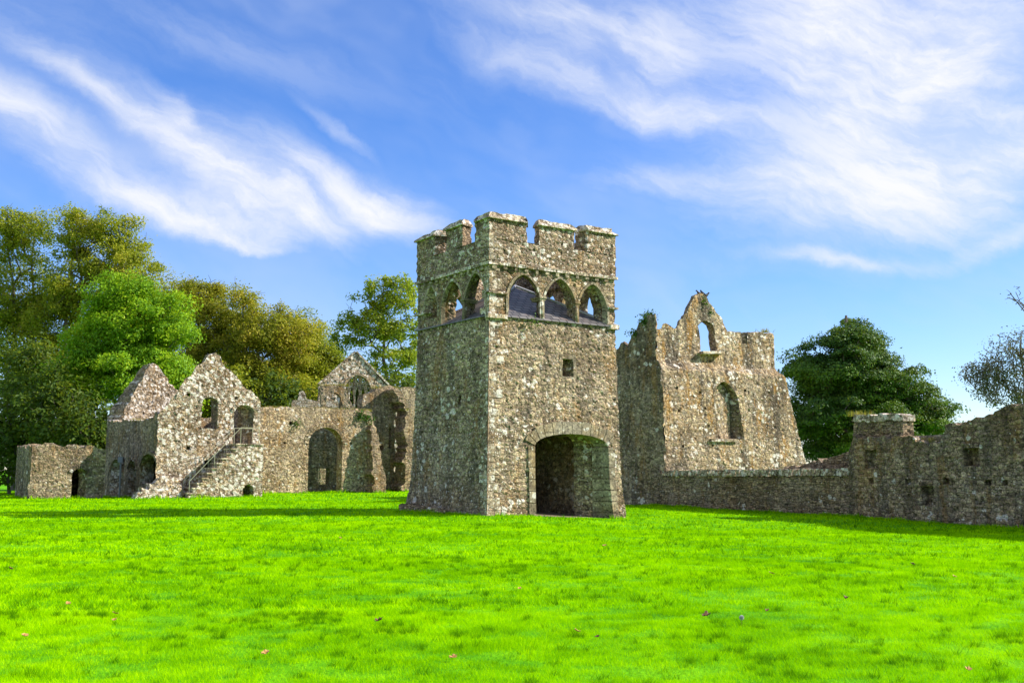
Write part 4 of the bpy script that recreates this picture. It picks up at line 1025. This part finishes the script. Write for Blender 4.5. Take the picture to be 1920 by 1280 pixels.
tree('poplar_tree', 'airy yellow-green poplar standing alone beside the tower', 'tree', 735, 108, [(750, 556, 42, 40), (715, 545, 34, 30), (672, 580, 30, 36), (745, 590, 45, 50), (700, 610, 42, 46), (650, 610, 26, 30), (770, 620, 40, 60), (735, 660, 50, 50), (690, 560, 24, 24), (640, 640, 26, 20), (770, 690, 40, 40)], .30, 'lf_pop', 200, 80, .60, seed=8, group=GR, trunk_r=.34, fine=160)
tree('yew_tree', 'huge dark spreading yew behind the low coped wall', 'tree', 1600, 70, [(1592, 606, 30, 26), (1600, 640, 50, 36), (1570, 680, 80, 50), (1620, 690, 70, 60), (1530, 700, 50, 44), (1670, 740, 80, 60), (1560, 780, 90, 80), (1730, 775, 56, 42), (1640, 800, 120, 60), (1500, 690, 22, 20)], .17, 'lf_yew', 520, 430, .72, seed=9, trunk_r=.55, droop=.35, flat=.32)
tree('willow_tree', 'sparse grey-leaved tree against the sky, above the right end of the high wall', 'tree', 1950, 60, [(1900, 650, 50, 30), (1860, 690, 46, 34), (1830, 700, 24, 28), (1920, 700, 60, 50), (1880, 740, 50, 24)], .13, 'lf_grey', 170, 40, .40, seed=10, trunk_r=.2, fine=160)
# bare branch of a tree outside the frame
br = tree('bare_tree', 'bare twigs reaching in at the upper right edge', 'tree', 2050, 58, [(1940, 562, 46, 14), (1900, 556, 30, 12), (2020, 600, 60, 40)], .09, 'lf_grey', 44, 4, .4, seed=11, trunk_r=.16, fine=70)
# understorey shrubs along the wood's edge
GS = 'shrubs under the wood'
for k, (px, py, rx, ry, Yd, mt, lab) in enumerate([(20, 800, 70, 90, 82, 'lf_dark', 'dark shrub mass at the left edge, beyond the low outbuilding'), (110, 780, 70, 80, 80, 'lf_dark', 'green shrub behind the low outbuilding doorway'),
        (180, 820, 60, 70, 78, 'lf_dark', 'dark shrub in the corner between low outbuilding and gabled ruin'), (60, 700, 60, 70, 90, 'lf_dark', 'dark shrub filling the gap under the leftmost ash'), (420, 760, 60, 80, 92, 'lf_olive', 'olive shrub behind the right slope of the front gable'),
        (500, 760, 60, 60, 92, 'lf_dark', 'dark green shrub above the courtyard wall top'), (570, 770, 60, 60, 96, 'lf_olive', 'olive shrub left of the chapel gable'), (720, 740, 60, 50, 104, 'lf_dark', 'dark shrub between chapel gable and tower'), (330, 800, 80, 80, 96, 'lf_dark', 'dark shrub hidden low behind the twin gables'), (650, 745, 44, 40, 105, 'lf_dark', 'dark shrub seen through the tracery of the chapel window')]):
    tree('shrub', lab, 'shrub', px, Yd, [(px, py, rx, ry), (px + 10, py + ry * .6, rx, ry * .7)], .34, mt, 120, 80, .9, seed=30 + k, trunk_r=.12, group=GS)

# ================================================================== IVY, WALL-TOP GRASS
def ivy(name, label, pts_, r, n, size=.11):
    rng = np.random.default_rng(len(label)); C = []
    for p in pts_: C.append(np.array(p) + rng.normal(size=(n, 3)) * np.array([r, r * .35, r * .8]))
    C = np.concatenate(C); o = empty(name, pts_[0], label, 'plant'); link('leaves', leaves_mesh('leaves', C, size, .8, rng=rng), M['ivy'], o); return o
P3 = lambda path, i, x, y, off: tuple(path.pos([path.px(i, x, y, off)[0]], [path.px(i, x, y, off)[1]], lambda s_, z: np.full_like(z, off))[0])
ivy('fern_clump', 'small green fern hanging below the first arcade shaft of the tower', [P3(tw, 0, 1002, 604, -.18)], .13, 60, .07)
ivy('ivy_patch', 'ivy clump on the top right corner of the courtyard wall', [P3(cpth, 0, 675, 780, -.12), P3(cpth, 0, 690, 786, -.12)], .25, 160, .14)
ivy('ivy_patch', 'small ivy tuft on the courtyard wall beside the upper socket hole', [P3(cpth, 0, 556, 794, -.1)], .22, 80, .13)
ivy('ivy_patch', 'ivy crown on the broken corner top of the great hall', [P3(gh, 3, 1218, 592, .3), P3(gh, 3, 1228, 590, .3), P3(gh, 3, 1208, 604, -.05), P3(gh, 3, 1190, 625, -.05)], .17, 170, .10)
ivy('ivy_patch', 'ivy growing on the peak of the hall gable', [P3(gh, 0, 1312, 560, .1), P3(gh, 0, 1330, 584, .0), P3(gh, 0, 1318, 566, 0)], .15, 90, .09)


def tufts(pts_list, n, h, spread, name, label):
    rng = np.random.default_rng(99); V = []
    for (x, y, z) in pts_list:
        k = n; bx = x + rng.normal(size=k) * spread; by = y + rng.normal(size=k) * spread * .6; bz = np.full(k, z - .05)
        hh_ = h * rng.uniform(.4, 1.2, k); lean = rng.normal(size=(k, 2)) * .5 * hh_[:, None]; w = .02
        ang = rng.uniform(0, math.pi, k)
        V.append(np.stack([np.stack([bx - w * np.cos(ang), by - w * np.sin(ang), bz], 1), np.stack([bx + w * np.cos(ang), by + w * np.sin(ang), bz], 1), np.stack([bx + lean[:, 0], by + lean[:, 1], bz + hh_], 1)], 1).reshape(-1, 3))
    V = np.concatenate(V); o = link(name, npmesh(name, V, np.arange(len(V)).reshape(-1, 3)), M['drygrass']); tag(o, label, 'grass', kind='stuff')
tp_ = []
for x in range(500, 696, 4): tp_.append(P3(cpth, 0, x, 765 + (x - 500) * .025, .35))
for x, y in [(318, 752), (338, 725), (352, 708), (372, 684), (418, 682), (436, 698), (452, 716), (470, 732), (480, 742)]: tp_.append(P3(wg, 0, x, y, .3))
for x in range(240, 290, 5): tp_.append(P3(wg, 3, x, 789, .3))
for x in range(700, 745, 4): tp_.append(P3(kp, 0, x, 727, .3))
for x in range(604, 650, 4): tp_.append(P3(pp_, 0, x, 723, .3))
for x in range(1716, 1766, 3): tp_.append(P3(hiw, 0, x, 830, .4))
for x in range(1602, 1620, 3): tp_.append(P3(mp_, 0, x, 778, .3))
for x in (1262, 1290, 1440, 1445): tp_.append(P3(gh, 0, x, 622, .3))
for x in (758, 755, 760): tp_.append(P3(jp, 0, x, 768, .3))
tufts(tp_, 26, .24, .16, 'wall_top_grass', 'yellow dry grass growing along the wall heads')

# ================================================================== LAWN BLADES
def blades():
    zones = [(7.6, 12.5, 6500, .0042, .034), (12.5, 20, 2400, .0085, .038), (20, 33, 700, .016, .044), (33, 56, 160, .030, .052), (56, 92, 30, .06, .065)]
    V = []; TA_ = []
    for (y0, y1, dn, w, h) in zones:
        ar = .52 * (y1 * y1 - y0 * y0) + 3 * (y1 - y0); n = int(ar * dn)
        y = np.sqrt(RNG.uniform(y0 * y0, y1 * y1, n)); x = RNG.uniform(-1, 1, n) * (y * .50 + 1.2)
        clump = vnoise(x, y, 1.6, 21) * .5 + vnoise(x, y, 5.0, 22) * .5; big = vnoise(x, y, .45, 23)
        keep = RNG.uniform(size=n) < np.clip((clump - .22) * 4.0, .12, 1)
        # keep clear of the stone
        tl = np.stack([x - TA[0], y - TA[1]], 1); a, b = tl @ U, tl @ Vv; keep &= ~((a > -.15) & (a < TWu + .1) & (b > -.05) & (b < TWv))
        x, y, clump, big = x[keep], y[keep], clump[keep], big[keep]; n = len(x)
        z = gz(x, y); hh_ = h * RNG.uniform(.5, 1.25, n) * (.72 + clump * .5 + big * .12)
        tn = vnoise(x, y, 6.0, 31) * .55 + vnoise(x, y, 15.0, 33) * .45; tm = vnoise(x, y, .45, 32)
        tuft = np.clip((tn + (tm - .5) * .10 - .70) / .06, 0, 1); hh_ *= 1 + 1.1 * tuft
        TA_.append(np.repeat(tuft, 3))
        ang = RNG.uniform(0, math.pi, n); cw_, sw_ = np.cos(ang) * w * .5, np.sin(ang) * w * .5
        la = RNG.uniform(0, 2 * math.pi, n) ; wa = vnoise(x, y, .9, 41) * 6.28 * 1.5; lx = (np.cos(la) * .65 + np.cos(wa) * .18) * hh_; ly = (np.sin(la) * .65 + np.sin(wa) * .18) * hh_
        V.append(np.stack([np.stack([x - cw_, y - sw_, z - .005], 1), np.stack([x + cw_, y + sw_, z - .005], 1), np.stack([x + lx, y + ly, z + hh_], 1)], 1).reshape(-1, 3))
    # longer untrimmed grass at the foot of every wall
    for pth, dn, off, hh0 in ((tw, 150, .32, .13), (wg, 60, .15, .22), (lw, 60, .1, .22), (cpth, 60, .1, .2), (bpth, 60, .1, .2), (sp, 70, .08, .2), (lowp, 170, .06, .13), (hiw, 200, .06, .13), (kp, 50, .1, .2), (jp, 50, .1, .2), (plp, 150, .1, .14), (bp, 60, .1, .2)):
        n = int(pth.total * dn); p = RNG.uniform(0, pth.total, n); o_f = -off - np.abs(RNG.normal(size=n)) * .10
        q = pth.pos(p, np.zeros(n), lambda i, z: np.zeros(n) if len(z) == n else np.zeros(len(z)))
        seg = np.clip(np.searchsorted(pth.start, p, side='right') - 1, 0, pth.ns - 1); x = q[:, 0] + pth.n[seg, 0] * o_f; y = q[:, 1] + pth.n[seg, 1] * o_f
        if pth is tw:
            k = ~((p > gate[0][0]) & (p < gate[1][0])); x, y = x[k], y[k]; n = len(x)
        z = gz(x, y); w = .00045 * y; h = hh0 * RNG.uniform(.3, 1.2, n) * (.4 + vnoise(x, y, 1.3, 51)); ang = RNG.uniform(0, math.pi, n); l = RNG.normal(size=(n, 2)) * .35 * h[:, None]
        V.append(np.stack([np.stack([x - np.cos(ang) * w, y - np.sin(ang) * w, z - .02], 1), np.stack([x + np.cos(ang) * w, y + np.sin(ang) * w, z - .02], 1), np.stack([x + l[:, 0], y + l[:, 1], z + h], 1)], 1).reshape(-1, 3)); TA_.append(np.repeat(RNG.uniform(0, .6, n), 3))
    V = np.concatenate(V)
    me = npmesh('lawn_grass', V, np.arange(len(V)).reshape(-1, 3)); a_ = me.attributes.new('tuft', 'FLOAT', 'POINT'); a_.data.foreach_set('value', np.concatenate(TA_).astype(np.float32))
    o = link('lawn_grass', me, M['blade']); tag(o, 'bright green short grass covering the whole lawn', 'grass', kind='stuff')
blades()

# ================================================================== FALLEN LEAVES, DANDELION CLOCK, CROWS
def ground_at(px, py):
    d = ray(px, py); t = -EYE / d[2]
    for _ in range(4): t = (float(gz(d[0] * t, d[1] * t)) - EYE) / d[2]
    return d[0] * t, d[1] * t, float(gz(d[0] * t, d[1] * t))
def leaf_thing(px, py, size, mat, label, rz, curl=.5, seed=0, group='fallen leaves on the lawn'):
    size *= .72; x, y, z = ground_at(px, py); rng = np.random.default_rng(seed); mb = MB(); n = 14; ctr = Vector((0, 0, 0)); ring_ = []
    for k in range(n):                                     # lobed outline, edges curled up
        t = 2 * math.pi * k / n; r = size * (.55 + .35 * abs(math.cos(2.5 * t))) * rng.uniform(.85, 1.1); ring_.append((math.cos(t) * r, math.sin(t) * r * .75, (r ** 2 / size) * curl * rng.uniform(.5, 1.5)))
    vs = [(0, 0, 0)] + ring_; mb.add(vs, [(0, 1 + k, 1 + (k + 1) % n) for k in range(n)]); vs2 = [(a, b, c - .003) for a, b, c in vs]; mb.add(vs2, [(0, 1 + (k + 1) % n, 1 + k) for k in range(n)])
    mb.tube([(-size * .9, 0, .01), (-size * .4, 0, .0), (size * .5, 0, .012)], .003, 4)
    me = npmesh('fallen_leaf', np.array(mb.v), mb.f); me.materials.append(M[mat]); o = bpy.data.objects.new('fallen_leaf', me); COL.objects.link(o)
    o.location = (x, y, z + .045); o.rotation_euler = (.25, -.2, rz); tag(o, label, 'leaf', group); return o
LV = [(1325, 1161, .085, 'dark_leaf', 'large dark brown curled leaf left of the dandelion clock', .4), (710, 1171, .075, 'dark_leaf', 'curled brown leaf in the lower middle of the lawn', 0),
      (497, 1233, .075, 'pale_leaf', 'pale tan leaf nearest the bottom edge, left of centre', 1), (46, 1200, .075, 'pale_leaf', 'tan leaf near the bottom left corner', 2), (216, 1157, .055, 'pale_leaf', 'upper of two tan leaves lying together on the left', 3), (214, 1169, .05, 'pale_leaf', 'lower of two tan leaves lying together on the left', .8),
      (127, 1138, .07, 'pale_leaf', 'upright curled leaf on the left above the pair of tan leaves', 1.4), (1082, 1191, .06, 'pale_leaf', 'tan leaf right of centre near the bottom', 2.2), (1120, 1202, .04, 'dark_leaf', 'small dark leaf right of the lower tan leaf', .3), (1586, 1128, .06, 'dark_leaf', 'brown leaf alone on the right half of the lawn', 1.1),
      (638, 1012, .09, 'pale_leaf', 'tan leaf far out on the lawn, left of the tower foot', 1.9), (1134, 1026, .09, 'pale_leaf', 'tan leaf on the lawn just in front of the gateway', .2), (974, 1109, .06, 'pale_leaf', 'orange leaf on the lawn below the tower corner', 1.3), (1447, 1080, .07, 'pale_leaf', 'orange leaf right of the tower in mid lawn', 2.7),
      (1790, 1086, .07, 'pale_leaf', 'tan leaf near the right edge in mid lawn', 1.6), (1438, 1152, .055, 'dark_leaf', 'small brown leaf right of the dandelion clock', .9), (20, 1071, .07, 'dark_leaf', 'brown leaf at the left edge in mid lawn', 2.4), (1711, 1062, .08, 'dark_leaf', 'dark leaf in front of the high ruined wall', 2.0), (850, 1241, .06, 'pale_leaf', 'tan leaf at the bottom, just left of centre', .5), (1816, 1265, .06, 'pale_leaf', 'pale leaf in the bottom right corner', 1.2)]
for k, (px, py, s_, mt, lab, rz_) in enumerate(LV): leaf_thing(px, py, s_, mt, lab, rz_, .6 if mt == 'dark_leaf' else .4, k)
x, y, z = ground_at(1390, 1175); dn = empty('dandelion_clock', (x, y, z), 'round white dandelion seed head standing in the grass', 'plant')
mb = MB(); mb.tube([(x, y, z - .01), (x + .005, y, z + .075)], .003, 5); mb.build('stem', M['drygrass'], dn)
rng = np.random.default_rng(6); mb = MB(); c = Vector((x + .005, y, z + .095))
for _ in range(160):
    d = Vector(rng.normal(size=3)).normalized(); e = d.orthogonal() * .006; f_ = d.cross(d.orthogonal()) * .006
    mb.add([c + d * .008, c + d * .024 + e, c + d * .024 - e], [(0, 1, 2)]); mb.add([c + d * .008, c + d * .024 + f_, c + d * .024 - f_], [(0, 1, 2)])
mb.build('seed_head', M['fluff'], dn)


def crow(px, py, label, rz, s=1.0):
    b = Vector(P3(gh, 0, px, py, .25)); mb = MB(); rad = [.02, .055, .075, .07, .05, .042, .05, .035, .012, .006]
    pts_ = [(-.26, 0, .02), (-.14, 0, .06), (-.05, 0, .10), (.03, 0, .15), (.08, 0, .20), (.10, 0, .235), (.125, 0, .26), (.155, 0, .265), (.18, 0, .262), (.215, 0, .255)]
    mb.tube([Vector(p) for p in pts_], rad, 8); mb.tube([(-.38, 0, -.03), (-.2, 0, .05)], [.035, .03], 5)
    for sy in (-.03, .03): mb.tube([(.0, sy, .08), (.01, sy, -.03)], .008, 4)
    for sy in (-.06, .06): mb.tube([(.03, sy, .15), (-.1, sy * 1.1, .09), (-.25, sy * .6, .02)], [.02, .03, .008], 5)
    me = npmesh('crow', np.array(mb.v, dtype=float), mb.f, True); me.materials.append(M['bird']); o = bpy.data.objects.new('crow', me); COL.objects.link(o); o.location = b; o.rotation_euler = (0, 0, rz); o.scale = (s, s, s)
    tag(o, label, 'bird', 'crows on the hall gable')
crow(1309, 554, 'black crow facing left on the left of the gable peak', 3.4)
crow(1315, 553, 'black crow perched on the very peak of the hall gable', 1.9)
crow(1324, 558, 'black crow facing right, lowest of the three on the gable', .2)
